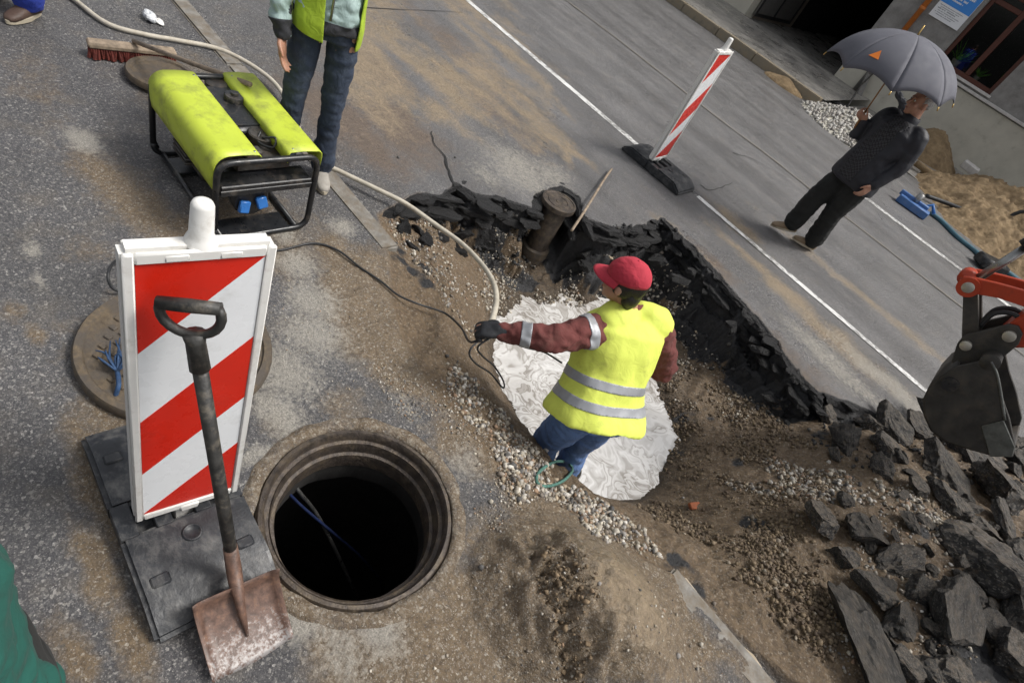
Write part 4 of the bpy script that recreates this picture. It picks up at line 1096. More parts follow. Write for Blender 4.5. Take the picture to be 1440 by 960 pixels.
mb = MB(); mb.ell(WP(0, -.062, -.045), (.066, .045, .07), WR3, 18, 12); o = mb.build('nape_hair', 'dark_hair', WK, True); ripple(o.data, lambda p: .006*mnoise.noise(p*40))
# tape on the sleeve
for (a_, b_, t0, t1) in (('eL', 'wL', .42, .62), ('sL', 'eL', .30, .46)):
    A_, B_ = WJ[a_], WJ[b_]; dl = (B_-A_)
    offset_patch(WJK, 'sleeve_tape', lambda q: ((q-A_)-dl*((q-A_).dot(dl)/dl.length_squared)).length < .12, 'reflective_tape', WJK, .003, [(A_+dl*t1, dl.normalized()), (A_+dl*t0, -dl.normalized())])
# cap
mb = MB(); mb.ell((0, 0, 0), (.086, .108, .09), None, 32, 20); bm = bmesh.new(); bm.from_mesh(mb.mesh('c'))
bmesh.ops.delete(bm, geom=[f for f in bm.faces if f.calc_center_median().z < -.012-.12*max(0, f.calc_center_median().y)*0], context='FACES')
tilt = Matrix.Rotation(math.radians(-6), 3, 'X')
for v in bm.verts: v.co = WP(0, -.01, .042)+WR3 @ (tilt @ (v.co+v.co.normalized()*.004*mnoise.noise(v.co*22)))
me = bpy.data.meshes.new('cap'); bm.to_mesh(me); bm.free(); CP = link_mesh('cap', me, 'cap_red', WK, True)
s_ = CP.modifiers.new('t', 'SOLIDIFY'); s_.thickness = .004; s_.offset = 0
vs = []; fs = []; n = 17
for j in range(7):
    for i in range(n):
        a_ = (i/(n-1)-.5)*PI*.95; q = j/6
        r0 = V((.084*math.sin(a_), .104*math.cos(a_), .0)); r1 = V((.088*math.sin(a_)*1.02, .104*math.cos(a_)+.078*max(0, math.cos(a_))**.55, -.012-.016*(1-math.cos(a_))))
        p_ = r0*(1-q)+r1*q-V((0, 0, .014*(math.sin(a_)**2)*q)); vs.append(WP(0, -.01, .034)+WR3 @ (tilt @ p_))
fs = [(j*n+i, j*n+i+1, (j+1)*n+i+1, (j+1)*n+i) for j in range(6) for i in range(n-1)]
mb = MB(); mb.add(vs, fs); o = mb.build('brim', 'cap_red', CP, True); s_ = o.modifiers.new('t', 'SOLIDIFY'); s_.thickness = .005; s_.offset = 0
mb = MB(); mb.lathe([(.001, .004), (.006, .002), (.008, -.002)], 10, WP(0, -.02, .135)); mb.build('button', 'cap_red', CP, True)

# ---------------- man in jeans beside the generator
J = {}
J['pelvis'] = V((-2.765, 1.84, .95)); J['neck'] = J['pelvis']+V((-.03, .02, .54)); J['head'] = J['neck']+V((.03, -.02, .155))
fw = V((.86, -.5, 0)).normalized(); rt_ = fw.cross(ZUP)
J['sR'] = J['neck']+rt_*.18-ZUP*.06; J['sL'] = J['neck']-rt_*.18-ZUP*.06
J['wR'] = at(396, 50, .84); J['eR'] = (J['sR']+J['wR'])/2+rt_*.07-fw*.0
J['wL'] = J['pelvis']-rt_*.10-fw*.17+ZUP*.12; J['eL'] = J['sL']-rt_*.05-fw*.13-ZUP*.25
J['hR'] = J['pelvis']+rt_*.09-ZUP*.04; J['hL'] = J['pelvis']-rt_*.09-ZUP*.04
J['aL'] = at(452, 232, .09); J['aR'] = V((-2.84, 1.73, .09))
J['kL'] = (J['hL']+J['aL'])/2+fw*.03; J['kR'] = (J['hR']+J['aR'])/2+fw*.03
J['fL'] = (fw-rt_*.15).normalized(); J['fR'] = (fw+rt_*.3).normalized(); J['face'] = fw+V((0, 0, -.2))
JM, JJ, JP, JR3, JJK = person('man in dark jeans and pale teal jacket standing between generator and kerb', J, dict(jacket='teal_jacket', trousers='navy_jeans'), hairspec=((.0775, .1, .098, .045, -.02, -.07), 'dark_hair'), seed=12, shoes=('canvas_shoe', 'shoe_sole', False), jacket_bottom=-.05, jg=.022, hemr=.08, tg=.0, taper=.82,
    hand_opts={'R': dict(n=(-rt_+fw*.3), t=(fw-rt_*.2), curl=.28)})
jax = (JJ['neck']-JJ['pelvis']).normalized(); jl = (JJ['neck']-JJ['pelvis']).length
jt = lambda q: (q-JJ['pelvis']).dot(jax)/jl
def lat(q): return (q-JJ['pelvis']).dot(rt_)
def frn(q): return (q-JJ['pelvis']).dot(fw)
offset_patch(JJK, 'waistband', lambda q: abs(lat(q)) < .19 and (q-JJ['wR']).length > .12, 'dark_rib', JJK, .003, [(JJ['pelvis']+jax*jl*.05, jax)])
dl = JJ['wR']-JJ['eR']; offset_patch(JJK, 'cuff', lambda q: (q-JJ['wR']).length < .13 and lat(q) > .17, 'dark_rib', JJK, .004, [(JJ['eR']+dl*.74, -dl.normalized())])
mb = MB(); mb.tube([JJ['pelvis']+jax*.05+fw*.155, JJ['pelvis']+jax*.25+fw*.145, JJ['pelvis']+jax*.45+fw*.145], .007, 6); mb.build('zip', 'steel', JJK, True)
mb = MB(); torso(mb, JJ, -.2, .96, .034, .0, 0, .82)
me = remesh(mb, .012, 5); ripple(me, lambda p: wr(p, .012, 9, 5, 77))
bm = bmesh.new(); bm.from_mesh(me)
for pc, pn in ((JJ['pelvis']-jax*jl*.12+rt_*.1, (-jax+rt_*.12)), (JJ['pelvis']+rt_*.025, (rt_-jax*.08)), (JJ['pelvis']-rt_*.15, rt_)):
    bmesh.ops.bisect_plane(bm, geom=bm.verts[:]+bm.edges[:]+bm.faces[:], plane_co=pc, plane_no=pn)
dele = []
pl = (rt_-jax*.08)
for f in bm.faces:
    q = f.calc_center_median(); fr_ = frn(q)
    front = fr_ > -.02 and (q-(JJ['pelvis']+rt_*.025)).dot(pl) < 0 and (q-(JJ['pelvis']-rt_*.15)).dot(rt_) > 0
    if front or (q-(JJ['pelvis']-jax*jl*.12+rt_*.1)).dot(-jax+rt_*.12) > 0 or abs(f.normal.dot(jax)) > .8: dele.append(f)
bmesh.ops.delete(bm, geom=dele, context='FACES'); bm.to_mesh(me); bm.free()
o = link_mesh('open_vest', me, 'olive_vest', JM, True); s_ = o.modifiers.new('t', 'SOLIDIFY'); s_.thickness = .006

# ---------------- man with umbrella crossing the road
J = {}
fw = V((-.42, -.91, 0)).normalized(); rt_ = fw.cross(ZUP)
J['pelvis'] = V((-.90, 6.42, .86)); J['neck'] = V((-.895, 6.44, 1.43)); J['head'] = V((-.93, 6.42, 1.585))
J['sR'] = J['neck']+rt_*.19-ZUP*.07; J['sL'] = J['neck']-rt_*.19-ZUP*.07
J['wR'] = atY(1216, 172, 6.44); J['eR'] = J['sR']+V((-.10, -.03, -.27))
J['wL'] = atY(1227, 262, 6.25); J['eL'] = (J['sL']+J['wL'])/2-fw*.07-rt_*.03
J['hR'] = J['pelvis']+rt_*.09-ZUP*.04; J['hL'] = J['pelvis']-rt_*.09-ZUP*.04
J['aL'] = at(1143, 339, .06); J['aR'] = at(1114, 314, .12)
J['kL'] = (J['hL']+J['aL'])/2+fw*.05; J['kR'] = (J['hR']+J['aR'])/2+fw*.07
wd_ = V((-.85, -.5, 0)).normalized()
J['fL'] = (wd_+V((0, 0, .02))).normalized(); J['fR'] = (wd_+V((0, 0, -.25))).normalized(); J['face'] = (fw+V((-.45, .1, -.12))).normalized()
UM, UJ, UP_, UR3, UJK = person('grey haired man in black jacket walking with a grey umbrella', J, dict(jacket='black_jacket', trousers='charcoal_trousers'), hairspec=((.0765, .1, .096, .04, -.02, -.07), 'grey_hair'), seed=25, shoes=('tan_shoe', 'shoe_sole', False), jacket_bottom=-.18, jg=.036, belly=.05, jflare=.02, tg=.035, hemr=.10, wrk=.0095,
    hand_opts={'R': dict(d=V((-.75, -.35, .35)), n=V((.2, .55, .3)), t=ZUP, curl=1.1), 'L': dict(n=rt_, t=fw, curl=.5)})
uax = (UJ['neck']-UJ['pelvis']).normalized(); ul = (UJ['neck']-UJ['pelvis']).length
def ulat(q): return (q-UJ['pelvis']).dot(rt_)
offset_patch(UJK, 'shirt_front', lambda q: (q-UJ['pelvis']).dot(fw) > .06 and -.10-.0*(((q-UJ['pelvis']).dot(uax))/ul) < ulat(q) < .10-.06*abs((q-UJ['pelvis']).dot(uax)/ul-.4) and -.1 < (q-UJ['pelvis']).dot(uax)/ul < .98 and (q-UJ['wR']).length > .2, 'check_shirt', UJK, .004)
# umbrella, held in the right hand
simple('umbrella_cloth', (.105, .107, .128), .8, var=.06, scale=5, bump=.15, bscale=500)
simple('gold_metal', (.5, .34, .12), .35, .7, var=.1)
simple('varnished_wood', (.3, .14, .04), .35, var=.2, scale=30)
simple('orange_print', (.85, .22, .02), .6, var=.05)
ugrip = UJ['wR']+UM.location+V((-.05, -.02, .03))
utop = atY(1300, 36, 6.36)
uaxis = (utop-ugrip).normalized(); us, uv = frame_from(uaxis)
UB = empty('umbrella', ugrip, 'open grey umbrella with wooden shaft and orange triangle', 'umbrella')
RU, HU, NP = .58, .36, 8; apex = utop-uaxis*.075-ugrip
def canopy_pt(a_, q):     # q 0 apex .. 1 rim
    k = (a_*NP/(2*PI)) % 1.0; sag = 4*k*(1-k)
    r_ = RU*math.sin(q*1.30)/math.sin(1.30)*(1-.075*sag*q**1.5); h_ = -HU*(1-math.cos(q*1.30))/(1-math.cos(1.30))+.055*sag*q**2.5
    return apex+us*r_*math.cos(a_)+uv*r_*math.sin(a_)+uaxis*h_
a0 = .35
for g in range(NP):
    vs = []; n, m_ = 11, 15
    for j in range(m_):
        for i in range(n): vs.append(canopy_pt(2*PI*(g+min(max(i/(n-1), 1e-4), 1-1e-4))/NP, .02+.98*j/(m_-1)))
    rotm = Matrix.Rotation(a0, 4, uaxis); vs = [apex+rotm.to_3x3() @ (v-apex) for v in vs]
    mb = MB(); mb.add(vs, [(j*n+i, j*n+i+1, (j+1)*n+i+1, (j+1)*n+i) for j in range(m_-1) for i in range(n-1)])
    o = mb.build('canopy_panel', 'umbrella_cloth', UB, True); s_ = o.modifiers.new('t', 'SOLIDIFY'); s_.thickness = .0015
    mb = MB(); rib = [apex+rotm.to_3x3() @ (canopy_pt(2*PI*g/NP+1e-4, q/10)-uaxis*.006-apex) for q in range(11)]
    mb.tube(rib, .0025, 5); rb = mb.build('rib', 'steel', UB, True)
    d_ = (rib[-1]-rib[-2]).normalized()
    mb = MB(); mb.tube([rib[-1]-d_*.01, rib[-1]+d_*.022], [.005, .006], 8); mb.build('rib_tip', 'gold_metal', rb, True)
    mb = MB(); mb.tube([rib[5], apex-uaxis*.32], .002, 5); mb.build('stretcher', 'steel', rb, True)
mb = MB(); mb.tube([V((0, 0, 0)), utop-ugrip-uaxis*.06], .0065, 10); mb.build('shaft', 'varnished_wood', UB, True)
mb = MB(); mb.tube([utop-ugrip-uaxis*.085, utop-ugrip-uaxis*.06, utop-ugrip], [.012, .0065, .006], 10); mb.build('ferrule', 'gold_metal', UB, True)
mb = MB(); mb.tube(spline([uaxis*.05, uaxis*-.06, uaxis*-.11+us*.015, uaxis*-.12+us*.05, uaxis*-.09+us*.065], 5), .011, 10); mb.build('handle', 'varnished_wood', UB, True)
# orange mark on the panel that faces the camera, near its rim
best = None
for k in range(72):
    a_ = 2*PI*k/72
    p_ = apex+Matrix.Rotation(a0, 3, uaxis) @ (canopy_pt(a_, .72)-apex)+ugrip
    d_ = p_-cam.location; d_ = V((d_.dot(IMR), d_.dot(IMU), d_.dot(AX))); px, py = 720+FPX*d_.x/d_.z, 480-FPX*d_.y/d_.z
    e_ = (px-1232)**2+(py-90)**2
    if best is None or e_ < best[0]: best = (e_, a_)
ac = best[1]; tri = []
for da, q in ((-.09, .80), (.10, .78), (.0, .66)): tri.append(apex+Matrix.Rotation(a0, 3, uaxis) @ (canopy_pt(ac+da, q)-apex))
nn = (tri[1]-tri[0]).cross(tri[2]-tri[0]).normalized()
if nn.dot(tri[0]-(apex-uaxis*.4)) < 0: nn = -nn
mb = MB(); mb.prism([p_+nn*.0045 for p_ in tri], nn*.001); mb.build('orange_triangle', 'orange_print', UB)

# ---------------- people who only just enter the picture
def standing(label, ft, fw, cloth, seed, shoes, hair='dark_hair', h=1.75, arms=None, group=None, jb=-.16):
    k = h/1.75; fw = fw.normalized(); rt_ = fw.cross(ZUP); J = {}
    J['pelvis'] = ft+ZUP*.93*k; J['neck'] = ft+ZUP*1.48*k; J['head'] = ft+ZUP*1.635*k+fw*.03
    for s_, g in (('R', 1), ('L', -1)):
        J['s'+s_] = J['neck']+rt_*g*.19-ZUP*.07; J['e'+s_] = J['s'+s_]+rt_*g*.06-ZUP*.29; J['w'+s_] = J['e'+s_]+fw*.12-ZUP*.23
        J['h'+s_] = J['pelvis']+rt_*g*.09-ZUP*.04; J['a'+s_] = ft+rt_*g*.12+ZUP*.09; J['k'+s_] = (J['h'+s_]+J['a'+s_])/2+fw*.02; J['f'+s_] = (fw+rt_*g*.15).normalized()
    J['face'] = fw
    if arms: J.update(arms)
    return person(label, J, cloth, hairspec=((.0775, .1, .096, .045, -.02, -.07), hair), seed=seed, shoes=shoes, vox=.011, jacket_bottom=jb, tg=.03, hemr=.09, group=group)
toe = (at(0, 32)-at(60, 20)); toe.z = 0; toe.normalize()
rt0 = toe.cross(ZUP); ankle = at(44, 24, .0)
standing('person in blue trousers and brown shoes standing beyond the push broom', ankle-rt0*.12 if rt0.y > 0 else ankle+rt0*.12, toe, dict(jacket='bright_blue', trousers='bright_blue'), 33, ('brown_shoe', 'shoe_sole', False))
gf = V((-.25, .97, 0)).normalized(); gp = V((-.488, -.19, 0)); gr_ = gf.cross(ZUP)
standing('person in bottle green jacket beside the striped board', gp, gf, dict(jacket='bottle_green', trousers='charcoal_trousers'), 44, ('brown_shoe', 'shoe_sole', False), h=1.72, jb=-.34,
    arms={'wR': gp+gr_*.12-gf*.16+ZUP*.98, 'aR': gp+gr_*.06-gf*.16+ZUP*.09, 'aL': gp-gr_*.1-gf*.16+ZUP*.09, 'eR': gp+gr_*.17-gf*.16+ZUP*1.12, 'wL': gp-gr_*.12-gf*.16+ZUP*.98, 'eL': gp-gr_*.17-gf*.16+ZUP*1.12})
hx = atY(1262, 130, 13.6)
hw = atY(1288, 185, 13.6)
standing('person in dark jacket behind the umbrella man, hand on a shovel', V((hw.x-.25, 13.65, hw.z-1.38)), V((-.9, -.4, 0)), dict(jacket='black_jacket', trousers='charcoal_trousers'), 55, ('rubber_boot', 'rubber_boot', False), h=1.62,
    arms={'wR': hx, 'eR': hx+V((.2, .05, -.1))})
# ================================================================== FAR SIDE OF THE STREET
WY = 16.6; FPZ = .12; FKY = 13.05
t = NT('wet_paving'); n1 = t.noise(3, 8, .65)
t.bump(t.noise(20, 6, .65), .4, .02)
t.out(t.ramp(n1, [(.3, (.14,.135,.13)), (.55, (.28,.265,.24)), (.75, (.4,.38,.35))]), t.ramp(t.noise(2, 5), [(.35, .15), (.65, .6)]))
simple('grey_render', (.27, .26, .245), .9, var=.25, scale=5, bump=.9, bscale=45, bdist=.02)
simple('beige_render', (.5, .475, .4), .85, var=.1, scale=3, bump=.15, bscale=20, dirt=(.28, .25, .2), dirt_amt=.2)
simple('white_stone', (.55, .53, .5), .7, var=.15, bump=.2)
simple('interior_shade', (.018, .017, .016), .9, var=.3, bump=.3)  # near-black colour stands in for the shade inside archway and window room
simple('brown_frame', (.085, .022, .01), .4, var=.2, scale=20, bump=.1)
simple('window_glass', (.012, .014, .014), .06, var=.2, bump=0, spec=.6)
simple('orange_pipe', (.55, .17, .03), .45, var=.1, scale=8, bump=.1, dirt=(.3, .1, .03), dirt_amt=.2)
simple('sign_blue', (.05, .26, .72), .4, var=.03, bump=0)
simple('sign_white', (.82, .83, .85), .4, var=.03, bump=0)
simple('sign_ink', (.25, .26, .28), .5, var=.1, bump=0)
simple('gate_metal', (.16, .155, .145), .6, .2, var=.25, scale=10, bump=.2, dirt=(.1, .06, .04), dirt_amt=.4)
simple('tan_plaster', (.3, .25, .2), .9, var=.15, bump=.3, bscale=30)
simple('leaf_green', (.16, .42, .03), .5, var=.3, scale=20, bump=.2)
simple('terracotta', (.3, .27, .22), .7, var=.1)
# pavement
def slab(name, lo, hi, mat, kind='structure', bev=0):
    mb = MB(); mb.box(lo, hi, bev); o = mb.build(name, mat); return tag(o, kind=kind)
AXL, AXR = -7.2, -4.35
def sheet_grid(name, x0, x1, y0, y1, nx_, ny_, zf, mat):
    vs = [(x0+(x1-x0)*i/nx_, y0+(y1-y0)*j/ny_, 0) for i in range(nx_+1) for j in range(ny_+1)]
    vs = [(x, y, zf(x, y)) for x, y, _ in vs]
    mb = MB(); mb.add(vs, [(i*(ny_+1)+j, (i+1)*(ny_+1)+j, (i+1)*(ny_+1)+j+1, i*(ny_+1)+j+1) for i in range(nx_) for j in range(ny_)])
    o = mb.build(name, mat, smooth=True); return tag(o, kind='structure')
sheet_grid('far_pavement', -40, -3.3, FKY+.18, WY+12, 300, 120, lambda x, y: FPZ+.02*float(fbm(np.array(x), np.array(y), 1.5, 3, 200))-(.05 if y > WY else 0), 'wet_paving')
sheet_grid('far_pavement', -3.3, 25, FKY, WY+.3, 200, 40, lambda x, y: -.02+.05*float(fbm(np.array(x), np.array(y), 1.5, 3, 201)), 'wet_paving')
simple('far_kerb_stone', (.25, .215, .16), .8, var=.3, scale=10, bump=.3, dirt=(.2, .14, .07), dirt_amt=.5)
fk = empty('far_kerb', (0, FKY+.09, 0)); tag(fk, kind='structure')
kerb_run(-24, -3.35, fk, FKY, FKY+.18, -.2, FPZ+.012, 'far_kerb_stone')
# building
BD = empty('street_building', (-2, WY, 0), 'grey rendered building with beige plinth, dark archway and brown window', 'building')
def bpart(name, lo, hi, mat, par=None, bev=0):
    mb = MB(); o_ = BD.location; mb.box(V(lo)-o_, V(hi)-o_, bev); return mb.build(name, mat, par or BD, angle=40 if bev else None)
WXL, WXM, WXR, WZ0, WZ1 = -2.78, -2.10, -1.46, 1.36, 2.95
PLZ = 1.20
# wall pieces round the openings
bpart('wall', (AXR, WY, PLZ), (WXL, WY+.5, 7), 'grey_render')
bpart('wall', (WXL, WY, WZ1), (WXR, WY+.5, 7), 'grey_render')
bpart('wall', (WXL, WY, PLZ), (WXR, WY+.5, WZ0), 'grey_render')
bpart('wall', (WXR, WY, PLZ), (14, WY+.5, 7), 'grey_render')
bpart('wall', (AXL, WY, 3.3), (AXR, WY+.5, 7), 'grey_render')
bpart('wall', (-30, WY, .9), (AXL, WY+.5, 7), 'grey_render')
bpart('plinth', (-30, WY-.03, -.1), (AXL+.002, WY+.5, .9), 'beige_render', bev=.01)
bpart('plinth', (AXR-.002, WY-.04, -.3), (14, WY+.5, PLZ), 'beige_render', bev=.01)
bpart('ledge', (WXL-.12, WY-.10, PLZ+.02), (14, WY+.02, PLZ+.075), 'white_stone', bev=.008)
# passage through the arch
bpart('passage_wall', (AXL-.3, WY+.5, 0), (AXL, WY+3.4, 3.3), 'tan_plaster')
bpart('passage_wall', (AXL-.3, WY+3.4, 0), (AXL, WY+13, 3.3), 'interior_shade')  # same wall deeper in, coloured dark for the shade there
bpart('passage_wall', (AXR, WY+.5, 0), (AXR+.3, WY+13, 3.3), 'interior_shade')
bpart('passage_ceiling', (AXL-.3, WY+.5, 3.3), (AXR+.3, WY+13, 3.5), 'interior_shade')
bpart('passage_end', (AXL-.3, WY+11.9, -.1), (AXR+.3, WY+12.2, 3.3), 'interior_shade')
gate = bpart('gate_leaf', (AXL+.03, WY+.35, .16), (AXL+.075, WY+2.9, 2.9), 'gate_metal', bev=.006)
o_ = BD.location
for y0, y1, z0, z1 in ((.35, .43, .16, 2.9), (1.55, 1.62, .16, 2.9), (2.82, 2.9, .16, 2.9), (.43, 2.82, .16, .24), (.43, 2.82, 1.5, 1.57)):
    mb = MB(); mb.box(V((AXL+.074, WY+y0, z0))-o_, V((AXL+.10, WY+y1, z1))-o_, .004); mb.build('gate_rail', 'black_paint', gate)
# window
wf = bpart('window', (WXL, WY+.1, WZ0), (WXL+.09, WY+.18, WZ1), 'brown_frame', bev=.008)
wf.name = 'window'
def wpart(name, lo, hi, mat, bev=.006):
    mb = MB(); mb.box(V(lo)-o_, V(hi)-o_, bev); return mb.build(name, mat, wf, angle=40)
wpart('frame_jamb', (WXR-.09, WY+.1, WZ0), (WXR, WY+.18, WZ1), 'brown_frame')
wpart('frame_mullion', (WXM-.055, WY+.095, WZ0+.088), (WXM+.055, WY+.182, WZ1-.088), 'brown_frame')
wpart('frame_rail', (WXL+.09, WY+.1, WZ0), (WXR-.09, WY+.18, WZ0+.09), 'brown_frame')
wpart('frame_rail', (WXL+.09, WY+.1, WZ1-.09), (WXR-.09, WY+.18, WZ1), 'brown_frame')
wpart('frame_transom', (WXL+.088, WY+.097, 2.66), (WXM-.055, WY+.18, 2.75), 'brown_frame'); wpart('frame_transom', (WXM+.055, WY+.097, 2.66), (WXR-.088, WY+.18, 2.75), 'brown_frame')
t = NT('pane_glass'); t.b.inputs['Transmission Weight'].default_value = 1.0; t.b.inputs['IOR'].default_value = 1.45; t.out((.75, .8, .78), .02)
for x0, x1 in ((WXL+.089, WXM-.054), (WXM+.054, WXR-.089)):
    wpart('pane', (x0, WY+.135, WZ0+.089), (x1, WY+.141, 2.661), 'pane_glass', 0); wpart('pane', (x0, WY+.135, 2.749), (x1, WY+.141, WZ1-.089), 'pane_glass', 0)
bpart('window_sill', (WXL-.05, WY-.07, WZ0-.045), (WXR+.05, WY+.1, WZ0+.003), 'white_stone', bev=.006)
bpart('room_back', (WXL-.6, WY+1.6, .9), (WXR+.6, WY+1.7, 3.2), 'interior_shade'); bpart('room_side', (WXL-.7, WY+.5, .9), (WXL-.6, WY+1.7, 3.2), 'interior_shade')
bpart('room_side', (WXR+.6, WY+.5, .9), (WXR+.7, WY+1.7, 3.2), 'interior_shade'); bpart('room_ceiling', (WXL-.7, WY+.5, 3.2), (WXR+.7, WY+1.7, 3.3), 'interior_shade'); bpart('room_floor', (WXL-.7, WY+.5, .8), (WXR+.7, WY+1.7, .9), 'interior_shade')
# potted plants behind the window
def pot_plant(x, n, s_, label):
    p = empty('potted_plant', (x, WY+.28, WZ0+.045), label, 'plant')
    mb = MB(); mb.lathe([(.05*s_, 0), (.065*s_, .1*s_), (.07*s_, .11*s_), (.06*s_, .11*s_), (.055*s_, .09*s_), (.001, .09*s_)], 20); mb.build('pot', 'terracotta', p, angle=40)
    rs = random.Random(n); mb = MB()
    for k in range(n):
        a_ = rs.uniform(0, 2*PI); el = rs.uniform(.4, 1.4); ln = rs.uniform(.16, .34)*s_; d = V((math.cos(a_)*math.cos(el), math.sin(a_)*math.cos(el)*.5, math.sin(el)))
        u_, v_ = frame_from(d); b_ = ZUP*.09*s_; wd = .035*s_
        pts = [b_, b_+d*ln*.4+u_*wd, b_+d*ln+ZUP*-.02, b_+d*ln*.4-u_*wd, b_+d*ln*.45+v_*.008]
        mb.add(pts, [(0, 1, 4), (1, 2, 4), (2, 3, 4), (3, 0, 4)])
    mb.build('leaves', 'leaf_green', p)
bpart('window_shelf', (WXL, WY+.18, WZ0-.01), (WXR, WY+.5, WZ0+.045), 'white_stone')
pot_plant(WXL+.3, 26, 1.5, 'bushy green potted plant behind the left window pane'); pot_plant(WXM+.17, 14, 1.0, 'small green potted plant behind the right window pane')
# blue and white information sign
SXL, SXR, SZ0, SZ1 = -3.55, -2.86, 1.98, 2.92
SG = empty('information_sign', ((SXL+SXR)/2, WY, SZ0), 'blue and white information sign on grey wall beside the brown window', 'sign')
so_ = SG.location
def spart(name, x0, x1, z0, z1, d, mat):
    mb = MB(); mb.box(V((x0, WY-d, z0))-so_, V((x1, WY-.004 if name == 'panel' else WY-d+.002, z1))-so_); return mb.build(name, mat, SG)
spart('panel', SXL, SXR, SZ0, SZ1, .03, 'sign_white'); SM = 2.27
spart('blue_field', SXL+.004, SXR-.004, SM, SZ1-.004, .0325, 'sign_blue')
rs = random.Random(4)
def word_line(x0, x1, z, h_, mat, d, sub=None):
    mb = MB(); x = x0
    while x < x1:
        w_ = h_*rs.uniform(.35, .6)
        if rs.random() > .12: mb.box(V((x, WY-d, z))-so_, V((min(x+w_, x1), WY-d+.0015, z+h_*rs.uniform(.75, 1.0)))-so_)
        x += w_+h_*.18
    o = mb.build('lettering', mat, SG); o['kind'] = 'stuff'
word_line(SXL+.12, SXR-.1, 2.50, .055, 'sign_white', .0345); word_line(SXL+.17, SXR-.2, 2.42, .04, 'sign_white', .0345); word_line(SXL+.2, SXR-.25, 2.36, .035, 'sign_white', .0345)
mb = MB(); mb.lathe([(.001, .0), (.055, 0), (.055, .002)], 24, M=Matrix.Translation(V(((SXL+SXR)/2-.06, WY-.0345, 2.66))-so_) @ Matrix.Rotation(PI/2, 4, 'X')); mb.build('emblem', 'sign_white', SG)
mb = MB(); mb.lathe([(.001, .0), (.035, 0), (.035, .002)], 20, M=Matrix.Translation(V(((SXL+SXR)/2+.17, WY-.0345, 2.72))-so_) @ Matrix.Rotation(PI/2, 4, 'X')); mb.build('emblem', 'sign_white', SG)
for k in range(6): word_line(SXL+.06+.03*(k % 2), SXR-.1-.06*(k % 3), 2.22-.035*k, .014 if k != 2 else .022, 'sign_ink', .032)
# downpipe
dpx = -3.72
DP = empty('downpipe', (dpx, WY-.09, .1), 'orange downpipe on the grey wall beside the archway', 'downpipe')
mb = MB(); mb.tube([(0, 0, 1.2), (0, 0, 6.8)], .06, 16); mb.build('pipe', 'orange_pipe', DP, True)
for z in (1.9, 2.6, 4.2):
    mb = MB(); mb.tube([(0, 0, z), (0, 0, z+.05)], .068, 16); mb.box((-.015, .05, z+.01), (.015, .1, z+.04)); mb.build('pipe_bracket', 'orange_pipe', DP, angle=40)
mb = MB(); mb.tube([(0, 0, 0.02), (0, 0, 1.22)], .062, 16); mb.build('lower_pipe', 'gate_metal', DP, True)

# far push broom leaning by the gate
fbp = at(1030, 8, FPZ)
FBR = empty('push_broom', (fbp.x, fbp.y, FPZ), 'push broom with orange bristles leaning by the metal gate', 'broom')
mb = MB(); Mb2 = Matrix.Rotation(.1, 4, 'Z')
mb.box((-.26, -.05, .09), (.26, .05, .14), .012, Mb2); mb.build('head', 'old_wood', FBR, angle=40)
tufts(.26, .045, .0, .095, Mb2, random.Random(8), 26, 4).build('bristles', 'orange_bristle', FBR)
mb = MB(); mb.tube([V((0, 0, .13)), V((.12, .5, 1.35))], .015, 8); mb.build('handle', 'white_stone', FBR, True)

# shovel with black blade lying on the pavement edge, and a leaning plank
bk0 = at(1182, 146, .1); SB = empty('shovel', (bk0.x, bk0.y, 0), 'black shovel beside the white gravel heap, handle towards the wall', 'shovel')
mb = MB(); vs = []
for j in range(7):
    for i in range(7):
        x = (i/6-.5)*.34; y = (j/6)*.44; vs.append((x*1.0, y-.2, .05+.05*(abs(x)/.17)**2*(1-.3*j/6)+.02*j/6))
mb.add(vs, [(j*7+i, j*7+i+1, (j+1)*7+i+1, (j+1)*7+i) for j in range(6) for i in range(6)])
o = mb.build('blade', 'black_paint', SB, True); o.rotation_euler.z = -.9; s_ = o.modifiers.new('t', 'SOLIDIFY'); s_.thickness = .006
he = atY(1240, 92, WY-.25)-SB.location
mb = MB(); mb.tube([V((.12, .16, .08)), he*.5, he], .02, 8); mb.build('handle', 'worn_handle', SB, True)
p0, p1 = at(1205, 140, .03), atY(1222, 104, WY-.12)
PK = MB(); d = (p1-p0); u_, v_ = frame_from(d); PK.prism([p0-u_*.06-v_*.02, p0+u_*.06-v_*.02, p0+u_*.06+v_*.02, p0-u_*.06+v_*.02], d)
tag(PK.build('leaning_plank', 'gate_metal'), 'grey plank leaning on the beige plinth beside the black shovel', 'plank')

# heaps by the far trench
def heap(name, c, rx, ry, h_, mat, seed, n=70, ang=0, pw=1.2, rough=.12):
    vs = []; ca, sa = math.cos(ang), math.sin(ang)
    for i in range(n+1):
        for j in range(n+1):
            u_, v_ = 2*i/n-1, 2*j/n-1; r_ = math.hypot(u_, v_)
            x, y = c[0]+(u_*rx*ca-v_*ry*sa), c[1]+(u_*rx*sa+v_*ry*ca)
            z = h_*max(0, 1-r_**1.4)**pw+ (rough*float(fbm(np.array(x), np.array(y), 2.4, 7, seed, .66))*min(1, max(0, 1.15-r_)*3))-.10*max(0, r_-.85)*4
            vs.append((x, y, c[2]+z))
    mb = MB(); mb.add(vs, [(i*(n+1)+j, (i+1)*(n+1)+j, (i+1)*(n+1)+j+1, i*(n+1)+j+1) for i in range(n) for j in range(n)])
    o = mb.build(name, mat, smooth=True); return tag(o, kind='structure'), np.array(vs).reshape(n+1, n+1, 3)
t = NT('sand_soil'); f_ = t.noise(6, 9, .7)
t.bump(t.noise(14, 8, .7), .8, .05)
